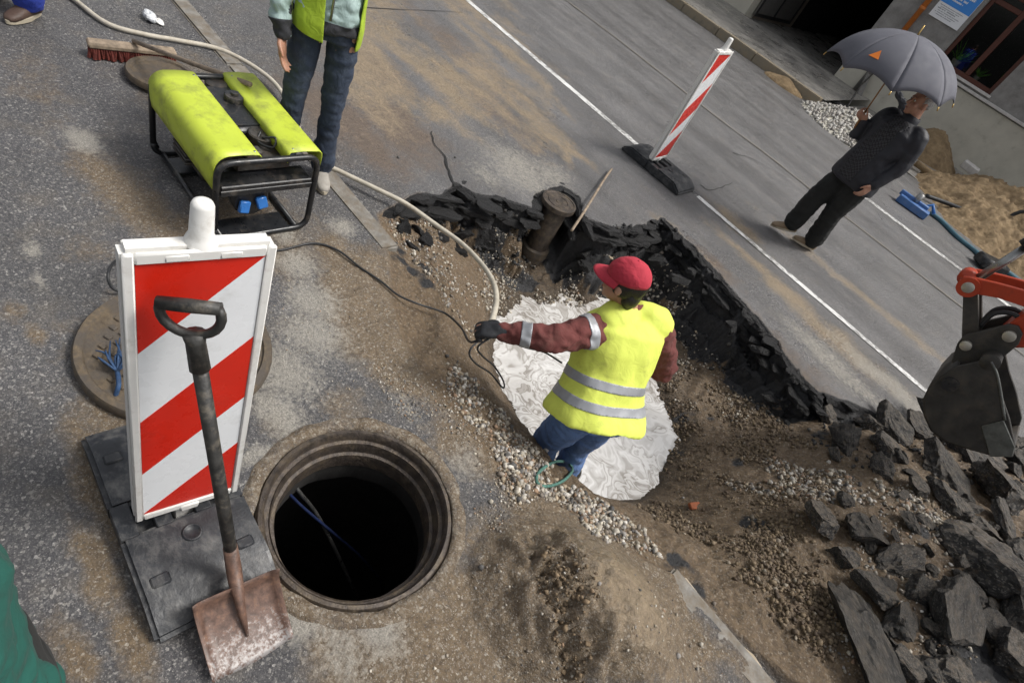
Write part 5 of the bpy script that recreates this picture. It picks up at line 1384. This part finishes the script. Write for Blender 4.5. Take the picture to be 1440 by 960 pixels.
t.out(t.ramp(f_, [(.25, (.10,.065,.035)), (.5, (.23,.16,.085)), (.75, (.34,.25,.145))]), .9)
SC = V((.9, 13.9, -.05))
heap('sand_heap', SC, 2.15, 2.5, .75, 'sand_soil', 301, 170, pw=1.0, rough=.45)
heap('sand_heap', V((-1.55, 15.6, -.05)), .9, 1.0, .55, 'sand_soil', 305, 50, rough=.25)
heap('sand_heap', V((-4.1, 13.0, -.05)), .55, .3, .16, 'sand_soil', 303, 30, rough=.1)
GC = V((-2.4, 13.0, -.08)); _, GV = heap('gravel_mound', GC, 1.25, 1.25, .42, 'beige_render', 304, 40, ang=.3, rough=.1)
# dark trench in front of the far sand
mb = MB(); P = [at(x, y, .012) for x, y in [(1262,240),(1285,232),(1312,250),(1318,262),(1300,268),(1290,262),(1272,256)]]
t = NT('trench_soil'); t.bump(t.noise(12, 6), .8, .05); t.out(t.ramp(t.noise(9, 6), [(.3, (.012,.009,.007)), (.8, (.06,.04,.025))]), .9)
# walls of the small trench
def pitbox(P, depth, name, mat):
    n = len(P); vs = [tuple(p) for p in P]+[(p.x*.97+P[0].x*.03, p.y, p.z-depth) for p in P]
    return vs, [(i, (i+1) % n, n+(i+1) % n, n+i) for i in range(n)]+[tuple(range(n, 2*n))]
# loose kerb blocks
for (x, y, w_) in ((1316, 197, .42), (1364, 236, .34)):
    p_ = atY(x, y, 15.55); mb = MB(); mb.box((-w_/2, -.1, -.07), (w_/2, .1, .07), .012); o = mb.build('loose_kerb_block', 'white_stone', angle=40); o.location = p_; o.rotation_euler = (.1, .06, .08)
    tag(o, 'longer pale kerb block lying by the plinth beyond the umbrella man' if w_ > .4 else 'short pale kerb block half buried at the top of the sand heap', 'kerb block', 'loose kerb blocks')
# blue clamp rail and hoses
simple('rail_blue', (.06, .15, .36), .5, var=.25, scale=14, bump=.2, dirt=(.15, .15, .15), dirt_amt=.4)
c0, c1 = at(1268, 272, .08), at(1308, 300, .08); d = (c1-c0); L_ = d.length; d.normalize(); n_ = V((-d.y, d.x, 0))
BK = empty('blue_clamp_rail', ((c0.x+c1.x)/2, (c0.y+c1.y)/2, ROADZ), 'blue metal clamp rail on the road edge in front of the sand heap', 'rail')
Mr = Matrix((d, n_, ZUP)).transposed().to_4x4()
mb = MB(); mb.box((-L_/2, -.09, .005), (L_/2, .07, .12), .012, Mr); mb.box((-L_/2-.03, .02, .09), (L_/2-.06, .075, .17), .01, Mr); mb.build('rail', 'rail_blue', BK, angle=40)
mb = MB(); mb.tube([Mr @ V((-.02, .05, .1)), Mr @ V((-.02, .05, .26))], .05, 12); mb.build('clamp_screw', 'steel', BK, True)
mb = MB(); mb.tube([Mr @ V((.12, .1, .12)), Mr @ V((.2, .16, .2)), Mr @ V((.3, .1, .12))], .025, 8); mb.build('clamp_handle', 'blue_plastic', BK, True)
simple('teal_hose', (.05, .13, .17), .5, var=.2, bump=.1)
mb = MB(); mb.tube(spline([at(1308,298,.0), at(1325,312,-.01), at(1345,332,-.01), at(1370,352,-.01), at(1385,365,.0), at(1410,378,.0), at(1445,405,.0)], 6), .035, 8); tag(mb.build('teal_hose', 'teal_hose', smooth=True), 'teal hose running from the blue rail past the sand heap', 'hose')
def onheap(px, py):
    z = .3
    return atY(px, py, 12.6)
mb = MB(); mb.tube(spline([atY(1302,275,12.0), atY(1330,285,12.2), atY(1365,298,12.35), atY(1395,299,12.5), atY(1416,299,12.7)], 6), .035, 8); tag(mb.build('black_hose', 'black_cable', smooth=True), 'black hose lying up the side of the sand heap', 'hose')
bp = at(1390, 372, .03); mb = MB(); mb.box((-.2, -.13, -.05), (.25, .13, .1), .03); o = mb.build('cable_joint', 'black_paint', angle=40); o.location = bp; o.rotation_euler.z = .7; tag(o, 'dark joint box where the teal hose meets the sand heap', 'joint box')
rc = atY(1441, 325, 12.6); mb = MB()
mb.tube([rc+V((.32*math.cos(a_), .1*math.sin(a_)*.3, .32*math.sin(a_))) for a_ in np.linspace(0, 2*PI, 28)], .03, 8)
for a_ in np.linspace(0, PI, 4)[:-1]: mb.tube([rc+V((.3*math.cos(a_), 0, .3*math.sin(a_))), rc-V((.3*math.cos(a_), 0, .3*math.sin(a_)))], .012, 6)
tag(mb.build('cable_reel', 'black_cable', smooth=True), 'black cable reel standing against the sand heap', 'reel')
pb = atY(1320, 222, 15.0); mb = MB(); mb.tube([atY(1288,229,13.6), atY(1312,246,13.7), atY(1335,262,13.8)], .06, 10); tag(mb.build('exposed_pipe', 'sand_soil', smooth=True), 'muddy pipe exposed across the small trench by the sand heap', 'pipe')

# ================================================================== EXCAVATOR ARM
simple('red_paint', (.42, .045, .012), .4, var=.12, scale=10, bump=.1, dirt=(.12, .03, .015), dirt_amt=.35)
simple('bucket_steel', (.045, .042, .038), .55, .3, var=.45, scale=9, bump=.3, bscale=30, dirt=(.10, .08, .06), dirt_amt=.45)
simple('worn_steel', (.13, .135, .125), .4, .4, var=.3, scale=18, bump=.2, dirt=(.05, .045, .04), dirt_amt=.4)
simple('bright_pin', (.45, .42, .36), .4, .6, var=.2, bump=.1)
EY = 4.05
EX = empty('excavator_arm', (1.2, EY, 0), 'red excavator arm with dark steel bucket over the asphalt rubble', 'excavator')
eo = EX.location
def E_(px, py, y=EY): return atY(px, py, EY)+V((0, y-EY, 0))-eo
def plate(name, pxs, y0, y1, mat, par=EX, bev=.004):
    bm = bmesh.new(); a_ = [bm.verts.new(E_(x, y, y0)) for x, y in pxs]; b_ = [bm.verts.new(E_(x, y, y1)) for x, y in pxs]; n = len(pxs)
    for i in range(n): bm.faces.new((a_[i], a_[(i+1) % n], b_[(i+1) % n], b_[i]))
    bm.faces.new(a_[::-1]); bm.faces.new(b_)
    bmesh.ops.recalc_face_normals(bm, faces=bm.faces[:])
    if bev: bmesh.ops.bevel(bm, geom=bm.edges[:], offset=bev, segments=1, affect='EDGES')
    mb = MB(); mb.from_bm(bm); return mb.build(name, mat, par, angle=35)
side_px = [(1392,505),(1345,515),(1322,530),(1308,545),(1300,562),(1301,585),(1310,605),(1330,620),(1360,630),(1400,641),(1424,640),(1428,628),(1420,590),(1408,555),(1402,525)]
BWd = .46
bk = plate('bucket_side', side_px, EY, EY+.022, 'bucket_steel')
plate('bucket_side', side_px, EY+BWd-.022, EY+BWd, 'bucket_steel')
shell = side_px[1:11]
mb = MB(); rs_ = []
for x, y in shell: rs_.append((E_(x, y, EY+.01), E_(x, y, EY+BWd-.01)))
vs = [p for r_ in rs_ for p in r_]; mb.add(vs, [(2*i, 2*i+1, 2*i+3, 2*i+2) for i in range(len(shell)-1)])
o = mb.build('bucket_shell', 'bucket_steel', EX, True); s_ = o.modifiers.new('t', 'SOLIDIFY'); s_.thickness = .02; s_.offset = 0
plate('bucket_lip', [(1380,598),(1412,590),(1428,628),(1424,641),(1392,641)], EY-.012, EY-.001, 'worn_steel')
plate('bucket_lip', [(1380,598),(1412,590),(1428,628),(1424,641),(1392,641)], EY+BWd+.001, EY+BWd+.012, 'bucket_steel')
for yy in (EY+.10, EY+BWd-.14):
    plate('bucket_ear', [(1334,515),(1342,490),(1352,478),(1416,463),(1430,466),(1436,478),(1430,492),(1402,515),(1395,535),(1345,540)], yy, yy+.03, 'bucket_steel')
def pin(px, py, r_, y0, y1, name='pin', mat='bright_pin', par=EX):
    mb = MB(); a_, b_ = E_(px, py, y0), E_(px, py, y1); mb.tube([a_, a_+(b_-a_)*.01, b_], [r_*.85, r_, r_], 18); return mb.build(name, mat, par, angle=40)
pin(1355, 492, .030, EY+.075, EY+BWd-.09); pin(1417, 479, .032, EY+.075, EY+BWd-.09); pin(1358, 409, .032, EY+.08, EY+BWd-.10)
pin(1336, 540, .045, EY-.008, EY+.012, 'bucket_hole_shade', 'black_paint'); pin(1392, 510, .05, EY-.004, EY+BWd-.02, 'bucket_tube', 'bucket_steel')  # solid black disc stands in for the shade of a hole
for yy in (EY+.14, EY+BWd-.17): plate('link', [(1349,415),(1371,415),(1372,480),(1366,497),(1348,497),(1347,480)], yy, yy+.03, 'bucket_steel')
for yy in (EY+.10, EY+BWd-.14):
    plate('side_link', [(1350,394),(1366,396),(1400,404),(1450,418),(1520,450),(1520,472),(1450,442),(1400,425),(1372,420),(1352,423),(1346,410)], yy, yy+.035, 'red_paint')
pin(1358, 409, .058, EY+.085, EY+.10, 'pin_boss', 'red_paint')
plate('dipper', [(1400,478),(1418,462),(1470,430),(1640,330),(1680,420),(1500,495),(1440,500),(1418,500)], EY+.14, EY+BWd-.15, 'red_paint', bev=.01)
mb = MB(); mb.tube([E_(1358,409,EY+.22), E_(1440,357,EY+.22)], .024, 14); mb.tube([E_(1362,406,EY+.22), E_(1440,357,EY+.22)], .024, 14); mb.build('cylinder_rod', 'steel', EX, True)
mb = MB(); mb.tube([E_(1438,358,EY+.22), E_(1560,281,EY+.22)], .05, 16); mb.build('cylinder_barrel', 'black_paint', EX, True)
mb = MB(); mb.tube([E_(1352,400,EY+.17), E_(1352,400,EY+.28)], .045, 14); mb.build('rod_eye', 'red_paint', EX, True)
for yy, dz_ in ((EY+.17, 0), (EY+.27, .02)):       # hydraulic hoses along the arm
    mb = MB(); mb.tube(spline([E_(1372, 470, yy), E_(1392, 452, yy), E_(1420, 452, yy), E_(1450, 470, yy), E_(1500, 440, yy)], 6), .014, 8); mb.build('hydraulic_hose', 'black_cable', EX, True)
mb = MB(); wl2 = [E_(x, y, EY-.002) for x, y in [(1394,508),(1402,526),(1408,556),(1413,590)]]
mb.tube(spline(wl2, 4), .008, 6); mb.build('wear_strip', 'worn_steel', EX, True)
# boom, slewing body and tracks beyond the frame
def ebox(name, lo, hi, mat, bev=.03): mb = MB(); mb.box(V(lo)-eo, V(hi)-eo, bev); return mb.build(name, mat, EX, angle=40)
dip = E_(1650, 375, EY+.22)+eo
mb = MB(); mb.tube([dip-eo-V((.05, 0, .05)), dip-eo+V((1.0, 0, .75)), V((4.6, 4.27, 1.1))-eo], [.12, .17, .16], 10); mb.build('boom', 'red_paint', EX, True)
ebox('upper_body', (4.3, 3.45, .65), (6.4, 5.1, 1.35), 'red_paint'); ebox('cab', (4.5, 3.5, 1.35), (5.6, 4.2, 2.5), 'black_paint', .06)
for yy in (3.3, 4.75):
    mb = MB(); pr = [V((5.3+1.1*math.cos(a_)*1.0+(.35 if math.cos(a_) > 0 else -.35)*0, yy, .3+.3*math.sin(a_)))-eo for a_ in np.linspace(0, 2*PI, 28)[:-1]]
    mb.prism(pr, (0, .38, 0)); mb.build('track', 'black_rubber', EX)
ebox('undercarriage', (4.8, 3.68, .25), (5.8, 4.75, .66), 'black_paint')
# ================================================================== RUBBLE, STONES, GRAVEL
t = NT('asphalt_lump'); oi = t.new('ShaderNodeObjectInfo')
n1 = t.noise(9, 6, .65); v = t.voro(26, out='Color'); vg = t.new('ShaderNodeSeparateColor'); t.l.new(v, vg.inputs[0])
c = t.ramp(n1, [(.3, (.008,.008,.0085)), (.55, (.021,.02,.0195)), (.75, (.058,.053,.048))])
c = t.mix(t.ramp(vg.outputs[0], [(.74, 0), (.95, .7)]), c, (.15, .138, .12))
gn = t.new('ShaderNodeNewGeometry'); gs = t.new('ShaderNodeSeparateXYZ'); t.l.new(gn.outputs['Normal'], gs.inputs[0])
dust = t.math('MULTIPLY', t.ramp(gs.outputs[2], [(.55, 0), (.95, 1)]), t.ramp(t.noise(3, 7, .7), [(.4, .1), (.65, .9)]))
c = t.mix(dust, c, t.ramp(t.noise(11, 5), [(.3, (.075,.062,.048)), (.7, (.17,.14,.105))]))
c = t.mix(t.math('MULTIPLY', t.ramp(t.noise(5, 7, .7), [(.52, 0), (.68, 1)]), .5), c, (.12, .085, .05))
sc = t.math('ADD', .7, t.math('MULTIPLY', oi.outputs['Random'], .9))
c = t.mix(1.0, c, sc, 'MULTIPLY')
b1 = t.bump(t.noise(26, 7, .7), .8, .02); t.bump(t.noise(110, 4, .7), .5, .006, b1)
t.out(c, t.ramp(t.noise(20, 4), [(.3, .35), (.7, .8)]))
def rock_mesh(name, seed, flat=.5, sub=4, planes=7, nz=.115):
    rs = random.Random(seed); bm = bmesh.new(); bmesh.ops.create_icosphere(bm, subdivisions=sub, radius=1)
    pl = []
    for k in range(planes):
        d = V((rs.gauss(0, 1), rs.gauss(0, 1), rs.gauss(0, .5))).normalized(); pl.append((d, rs.uniform(.42, .72)))
    pl += [(V((rs.uniform(-.12, .12), rs.uniform(-.12, .12), 1)).normalized(), flat), (V((rs.uniform(-.12, .12), rs.uniform(-.12, .12), -1)).normalized(), flat)]
    off = V((seed*3.1, seed*1.7, 0))
    for v in bm.verts:
        for _ in range(2):
            for d, r_ in pl:
                e_ = v.co.dot(d)-r_
                if e_ > 0: v.co -= d*e_*.8
        v.co += v.co.normalized()*(nz*mnoise.noise(v.co*2.5+off)+nz*.7*mnoise.noise(v.co*6+off)+nz*.45*mnoise.noise(v.co*14+off)+nz*.3*mnoise.noise(v.co*29+off))
    me = bpy.data.meshes.new(name); bm.to_mesh(me); bm.free(); me.materials.append(MATS['asphalt_lump']); return me
t = NT('tar_lump'); n1 = t.noise(6, 6, .7); t.bump(t.noise(20, 6, .7), .8, .02)
t.out(t.ramp(n1, [(.3, (.005,.005,.0055)), (.65, (.018,.0175,.018)), (.85, (.045,.042,.04))]), t.ramp(t.noise(14, 4), [(.3, .25), (.7, .6)]))
LUMPS = [rock_mesh('asphalt_lump', 20+k, (.34, .28, .45, .24, .38, .5)[k % 6]) for k in range(12)]
TLUMPS = []
for k in range(8):
    me = rock_mesh('tar_lump', 60+k, .4); me.materials.clear(); me.materials.append(MATS['tar_lump']); TLUMPS.append(me)
# (px, py, length px, width px, rotation on the ground, tilt, mesh, dz)
big = [(1151,739,62,54,.3,.35,0),(1205,748,72,60,.9,.3,1),(1268,792,48,84,.2,.5,2),(1224,832,60,74,1.1,.45,3),(1256,876,50,76,.6,.3,4),(1322,868,72,130,.75,.4,5),(1210,908,190,72,.15,.2,1),(1330,712,80,46,.2,.3,6),(1317,660,92,48,.1,.2,7),(1338,622,150,50,.25,.25,8),
 (1242,635,60,42,.4,.3,9),(1182,622,50,54,.8,.5,10),(1374,795,120,84,.5,.35,11),(1398,700,90,76,.4,.4,0),(1406,737,90,34,.1,.2,3),(1421,862,56,76,.7,.5,4),(1413,930,80,84,.3,.3,5),(1280,743,30,46,.9,.5,6),(1188,706,28,24,.4,.3,2),(1246,598,70,40,.2,.4,7),(1374,640,80,50,.5,.2,9),
 (1305,948,56,46,.7,.4,10),(1355,833,54,46,.2,.5,6),(1182,786,46,36,.6,.3,8),(1240,662,46,30,.2,.3,2),(1338,958,70,50,.9,.3,11),(1290,690,36,30,.4,.4,0),(1375,745,50,40,.8,.3,1),(1438,800,70,60,.2,.4,2),(1438,660,70,50,.6,.3,5),(1288,830,40,60,.4,.5,7),(1390,890,60,50,.9,.4,9),(1160,590,40,34,.5,.4,3),(1215,600,44,36,.1,.4,4),(1290,610,60,34,.3,.3,0),(1270,940,60,50,.5,.4,3)]
rs = random.Random(91); nlump = 0
NICE = {6: 'large flat asphalt slab with ridged grey top in the mud beside the rubble heap', 9: 'long grey asphalt slab lying under the excavator bucket', 5: 'tall broken asphalt slab standing on edge in the rubble heap', 0: 'ridged dark asphalt block on brown soil at the edge of the rubble heap', 2: 'light grey broken asphalt piece standing upright among dark lumps'}
def put_lump(i, px, py, l_, w_, rot, tilt, k, nm='asphalt_lump', label=None, dz=0, group='broken asphalt lumps in the rubble heap', lift=.35, meshes=None):
    p = on(px, py); dep = (p-cam.location).dot(AX); s_ = dep/FPX
    a_, b_ = l_*s_*.56, w_*s_*.60
    o = bpy.data.objects.new(nm, meshes[k % 8] if meshes else LUMPS[k % 12]); COL.objects.link(o)
    h_ = min(a_, b_)*1.0
    o.scale = (a_, b_, h_); o.rotation_euler = (rs.uniform(-tilt, tilt), rs.uniform(-tilt, tilt), rot*2-1.0+rs.uniform(-.2, .2))
    o.location = (p.x, p.y, p.z+h_*lift+dz)
    tag(o, label, 'rubble', group)
    return o
for i, (px, py, l_, w_, rot, tilt, k) in enumerate(big):
    put_lump(i, px, py, l_, w_, rot, tilt, k, 'asphalt_slab' if i in NICE else 'asphalt_lump', NICE.get(i, 'broken dark asphalt lump in the rubble heap under the excavator bucket'))
for i in range(100):       # smaller pieces between them
    px, py = rs.uniform(1140, 1440), rs.uniform(590, 955)
    if (px-1140)*1.0+(py-590)*-.25 < 0 or (px < 1230 and 640 < py < 740): continue
    put_lump(i, px, py, rs.uniform(16, 34), rs.uniform(14, 30), rs.random()*3, .6, i, label='small broken asphalt piece between the slabs of the rubble heap', group='small asphalt pieces in the rubble heap')
# lumps hanging in the broken pit wall
wallpx = [(560,290),(585,285),(612,290),(640,285),(655,300),(690,295),(715,300),(735,312),(820,322),(870,330),(905,335),(930,330),(950,345),(975,375),(1000,405),(1020,425),(1040,450),(1060,475),(1080,500),(1100,530),(1120,560)]
for (px, py) in wallpx:
    for q in range(3):
        x, y = px+rs.uniform(-16, 16), py+rs.uniform(4, 62)
        if 730 < x < 815 and y > 290: continue
        put_lump(0, x, y, rs.uniform(12, 40), rs.uniform(9, 22), rs.random()*3, .7, rs.randrange(12), label='black tarry lump sticking out of the broken asphalt wall of the pit', group='tarry lumps in the pit wall', lift=-.1, nm='tar_lump', meshes=TLUMPS)
# broken crust of the road along the pit edge
edge_pts = [PIT[i] for i in range(0, 22)]; rc_ = random.Random(17)
for i in range(len(edge_pts)-1):
    a_, b_ = edge_pts[i], edge_pts[i+1]; seg = (b_-a_).length; q = 0
    inn = V((-(b_-a_).y, (b_-a_).x, 0)).normalized()
    mid_ = (a_+b_)/2+inn*.05
    if poly_sd(np.array([mid_.x]), np.array([mid_.y]), PIT)[0] < 0: inn = -inn
    while q < seg:
        st = rc_.uniform(.06, .22); p = a_+(b_-a_)*((q+st/2)/seg)
        for layer in range(2):
            o = bpy.data.objects.new('crust_piece', TLUMPS[rc_.randrange(8)]); COL.objects.link(o); o.parent = ROAD
            th = rc_.uniform(.03, .055)
            o.scale = (st*.9, rc_.uniform(.05, .10), th)
            o.location = p+inn*(rc_.uniform(-.03, .03)+layer*.06)+V((0, 0, -th*.46-.012-layer*rc_.uniform(.06, .12)))
            o.rotation_euler = (rc_.uniform(-.15, .15), rc_.uniform(-.12, .12), math.atan2((b_-a_).y, (b_-a_).x)+rc_.uniform(-.3, .3))
        q += st*.9
# ---- stones: gravel as one mass, the biggest ones as things
t = NT('stone'); c = t.attr('tint', 'Color'); n1 = t.noise(60, 5, .6)
c = t.mix(1.0, c, t.ramp(n1, [(.25, .65), (.75, 1.2)]), 'MULTIPLY'); t.bump(n1, .3, .004); t.out(c, .75)
def ico():
    bm = bmesh.new(); bmesh.ops.create_icosphere(bm, subdivisions=1, radius=1); vs = np.array([v.co[:] for v in bm.verts]); fs = np.array([[v.index for v in f.verts] for f in bm.faces]); bm.free(); return vs, fs
IV, IF = ico()
VARS = []
for k in range(14):
    r_ = np.random.default_rng(k); v_ = IV*np.array([1, r_.uniform(.6, .95), r_.uniform(.45, .8)])
    for _ in range(9):
        d = r_.normal(size=3); d /= np.linalg.norm(d); h_ = r_.uniform(.32, .62); e_ = np.clip(v_@d-h_, 0, None); v_ = v_-e_[:, None]*d
    VARS.append(v_+r_.normal(size=v_.shape)*.05)
PAL = np.array([(.34,.30,.24), (.44,.40,.33), (.25,.21,.17), (.50,.46,.39), (.2,.17,.14), (.38,.31,.22), (.30,.28,.26), (.1,.095,.09), (.3,.2,.13), (.56,.53,.48)])
def stones(name, pos, size, label=None, dark=0.0, pal=PAL, sink=.25, weights=None):
    r_ = np.random.default_rng(len(name)+len(pos)); V_, F_, C_ = [], [], []
    for p, s_ in zip(pos, size):
        v_ = VARS[r_.integers(14)]; q = Quaternion(r_.normal(size=4).tolist()).normalized(); Rm = np.array(q.to_matrix())
        vv = (v_@Rm.T)*s_; zmin = vv[:, 2].min(); vv = vv+np.array([p[0], p[1], p[2]-zmin*(1-2*sink)*.8])
        F_.append(IF+len(V_)*len(IV)); V_.append(vv)
        c_ = pal[r_.choice(len(pal), p=weights)]*r_.uniform(.75, 1.2)*(1-dark*r_.random()); C_.append(np.tile(np.r_[np.clip(c_, 0, 1), 1], (len(IV), 1)))
    V_ = np.concatenate(V_); F_ = np.concatenate(F_); C_ = np.concatenate(C_)
    me = bpy.data.meshes.new(name); nf = len(F_)
    me.vertices.add(len(V_)); me.vertices.foreach_set('co', V_.ravel()); me.loops.add(nf*3); me.polygons.add(nf)
    me.loops.foreach_set('vertex_index', F_.ravel().astype(np.int32)); me.polygons.foreach_set('loop_start', np.arange(0, nf*3, 3, dtype=np.int32))
    a_ = me.color_attributes.new('tint', 'FLOAT_COLOR', 'POINT'); a_.data.foreach_set('color', C_.astype(np.float32).ravel())
    me.update(calc_edges=True)
    return link_mesh(name, me, 'stone')
_gr = np.random.default_rng(5)
def scatter(poly_px, n, z=0.0, lo=.006, hi=.02, pw=2.2, pit=None):
    P = [at(x, y, z) for x, y in poly_px]; xs_ = [p.x for p in P]; ys_ = [p.y for p in P]
    x = _gr.uniform(min(xs_), max(xs_), n*4); y = _gr.uniform(min(ys_), max(ys_), n*4)
    cl = fbm(x, y, 5, 3, 400)
    m_ = (poly_sd(x, y, P)+cl*.3 > 0) & (_gr.random(n*4) < .4+cl*2.6)
    if pit is not None: m_ &= poly_sd(x, y, PIT) > pit
    m_ &= np.hypot(x-RING.x, y-RING.y) > RING_R+.02
    x, y = x[m_][:n], y[m_][:n]; zz = gzl(x, y); ok = zz > WATERZ-.01
    x, y, zz = x[ok], y[ok], zz[ok]
    s_ = lo+(hi-lo)*_gr.random(len(x))**pw
    return np.stack([x, y, zz], -1), s_
def gravel(name, specs, **k):
    ps, ss = [], []
    for a_ in specs:
        p_, s_ = scatter(*a_[:2], **a_[2]); ps.append(p_); ss.append(s_)
    o = stones(name, np.concatenate(ps), np.concatenate(ss), **k); return tag(o, kind='stuff')
gravel('gravel', [
  ([(600,470),(690,540),(760,640),(830,700),(900,760),(960,820),(900,800),(800,720),(720,690),(640,590)], 2600, dict(z=-.1, lo=.003, hi=.024, pw=4)),
  ([(690,640),(760,640),(850,690),(930,770),(945,810),(880,790),(790,730),(700,700)], 1600, dict(z=-.08, lo=.004, hi=.027, pw=3)),
  ([(500,500),(600,500),(700,620),(740,720),(700,760),(660,640),(560,560)], 800, dict(z=0, lo=.003, hi=.011)),
  ([(560,300),(640,320),(700,400),(690,470),(600,420),(540,350)], 1200, dict(z=-.2, lo=.003, hi=.02, pw=4)),
  ([(420,860),(900,800),(1050,960),(450,960)], 500, dict(z=0, lo=.003, hi=.012)),
  ([(330,380),(480,340),(640,600),(420,580)], 500, dict(z=0, lo=.002, hi=.007))])
gravel('wall_gravel', [
  ([(740,400),(800,350),(900,350),(960,400),(940,480),(850,420),(780,425)], 5200, dict(z=-.5, lo=.005, hi=.026, pw=2.5, pit=.12)),
  ([(680,320),(760,330),(760,420),(690,430)], 1500, dict(z=-.5, lo=.004, hi=.02, pw=3, pit=.12)),
  ([(930,420),(980,430),(1060,530),(1040,600),(960,560)], 1200, dict(z=-.5, lo=.004, hi=.02, pw=3, pit=.2))], weights=[.2,.22,.1,.14,.1,.1,.08,.03,.01,.02])
gravel('soil_clods', [
  ([(950,500),(1010,480),(1120,600),(1130,700),(1060,800),(1150,900),(1080,940),(960,800),(930,710),(960,640)], 11000, dict(z=-.25, lo=.003, hi=.024, pw=4, pit=.05)),
  ([(1120,640),(1180,760),(1150,860),(1050,800)], 1500, dict(z=0, lo=.003, hi=.022, pw=4))], pal=np.array([(.11,.078,.048), (.15,.11,.066), (.08,.055,.035), (.2,.15,.095), (.26,.22,.17)]), weights=[.3,.3,.2,.15,.05])
gravel('heap_gravel', [
  ([(1060,640),(1150,620),(1240,680),(1300,740),(1290,790),(1230,720),(1140,690)], 1900, dict(z=.05, lo=.004, hi=.028, pw=3)),
  ([(1260,690),(1440,760),(1440,950),(1200,950),(1180,800)], 1500, dict(z=.12, lo=.006, hi=.02))], dark=.35)
gravel('black_crumbs', [
  ([(560,285),(640,270),(760,300),(850,320),(935,315),(1040,420),(1150,560),(1110,600),(1000,470),(920,360),(800,350),(650,330)], 6000, dict(z=-.3, lo=.004, hi=.036, pw=4, pit=.01)),
  ([(1150,560),(1300,600),(1440,640),(1440,700),(1200,660)], 900, dict(z=0, lo=.004, hi=.03, pw=3, pit=-.03))], pal=np.array([(.02,.02,.021), (.035,.034,.034), (.06,.056,.05)]), weights=[.5,.35,.15])
gravel('mud_clods', [([(745,790),(790,770),(820,850),(840,940),(800,960),(760,900)], 900, dict(z=.05, lo=.003, hi=.02, pw=6))], pal=np.array([(.15,.105,.06), (.21,.15,.09), (.1,.07,.04)]))
# scattered larger stones that stand out singly
for i, (px, py, s_, tone) in enumerate([(768,632,.03,9),(775,655,.028,3),(717,612,.022,5),(735,690,.02,0),(660,585,.02,1),(700,610,.02,3),(842,820,.018,6),(952,921,.024,6),(960,700,.02,6),(735,700,.03,3),(690,705,.022,1),(768,818,.016,5),(1164,650,.03,9),(1090,660,.022,3),(1130,690,.024,1),(1241,700,.024,9),(925,780,.03,9),(905,745,.028,3),(880,730,.03,1),(845,705,.025,3),(800,715,.022,0),(1003,848,.022,4),(1010,880,.024,5),(985,905,.02,3),(676,797,.025,7),(560,222,.022,7),(640,222,.018,7),(720,655,.04,7),(712,640,.03,7),(790,700,.022,8)]):
    p = on(px, py); o = stones('stone', [(0, 0, 0)], [s_], pal=PAL[tone:tone+1]); o.location = p
    d_ = {7: ('black tar-coated stone lying on the dirt beside the pit', 'dark stones beside the pit'), 9: ('pale whitish stone lying on the gravel around the pit', 'pale stones around the pit'), 3: ('pale beige stone lying on the gravel around the pit', 'beige stones around the pit')}.get(tone, ('brownish grey stone lying on the dirt around the pit', 'brownish stones around the pit'))
    tag(o, d_[0], 'stone', d_[1])
# a red brick shard in the soil
p = on(975, 712); mb = MB(); mb.box((-.05, -.022, -.012), (.05, .022, .014), .006); o = mb.build('brick_shard', 'terracotta', angle=40)
simple('brick_red', (.25, .075, .03), .85, var=.3, scale=30, bump=.4); o.data.materials.clear(); o.data.materials.append(MATS['brick_red']); o.location = p+ZUP*.01; o.rotation_euler = (.3, .2, 1.2); tag(o, 'orange red brick shard in the brown soil beside the pool', 'brick')
# white gravel heap across the road
n = GV.shape[0]; pos = []; r_ = np.random.default_rng(9)
for _ in range(4200):
    i, j = r_.integers(0, n, 2); p = GV[i, j]+np.array([r_.uniform(-.02, .02), r_.uniform(-.02, .02), 0])
    if p[2] > -.06: pos.append(p)
tag(stones('white_gravel', np.array(pos), r_.uniform(.02, .06, len(pos)), pal=np.array([(.46,.44,.40), (.56,.54,.5), (.36,.33,.3), (.26,.24,.22), (.10,.09,.085)]), weights=[.33,.3,.2,.1,.07]), kind='stuff')
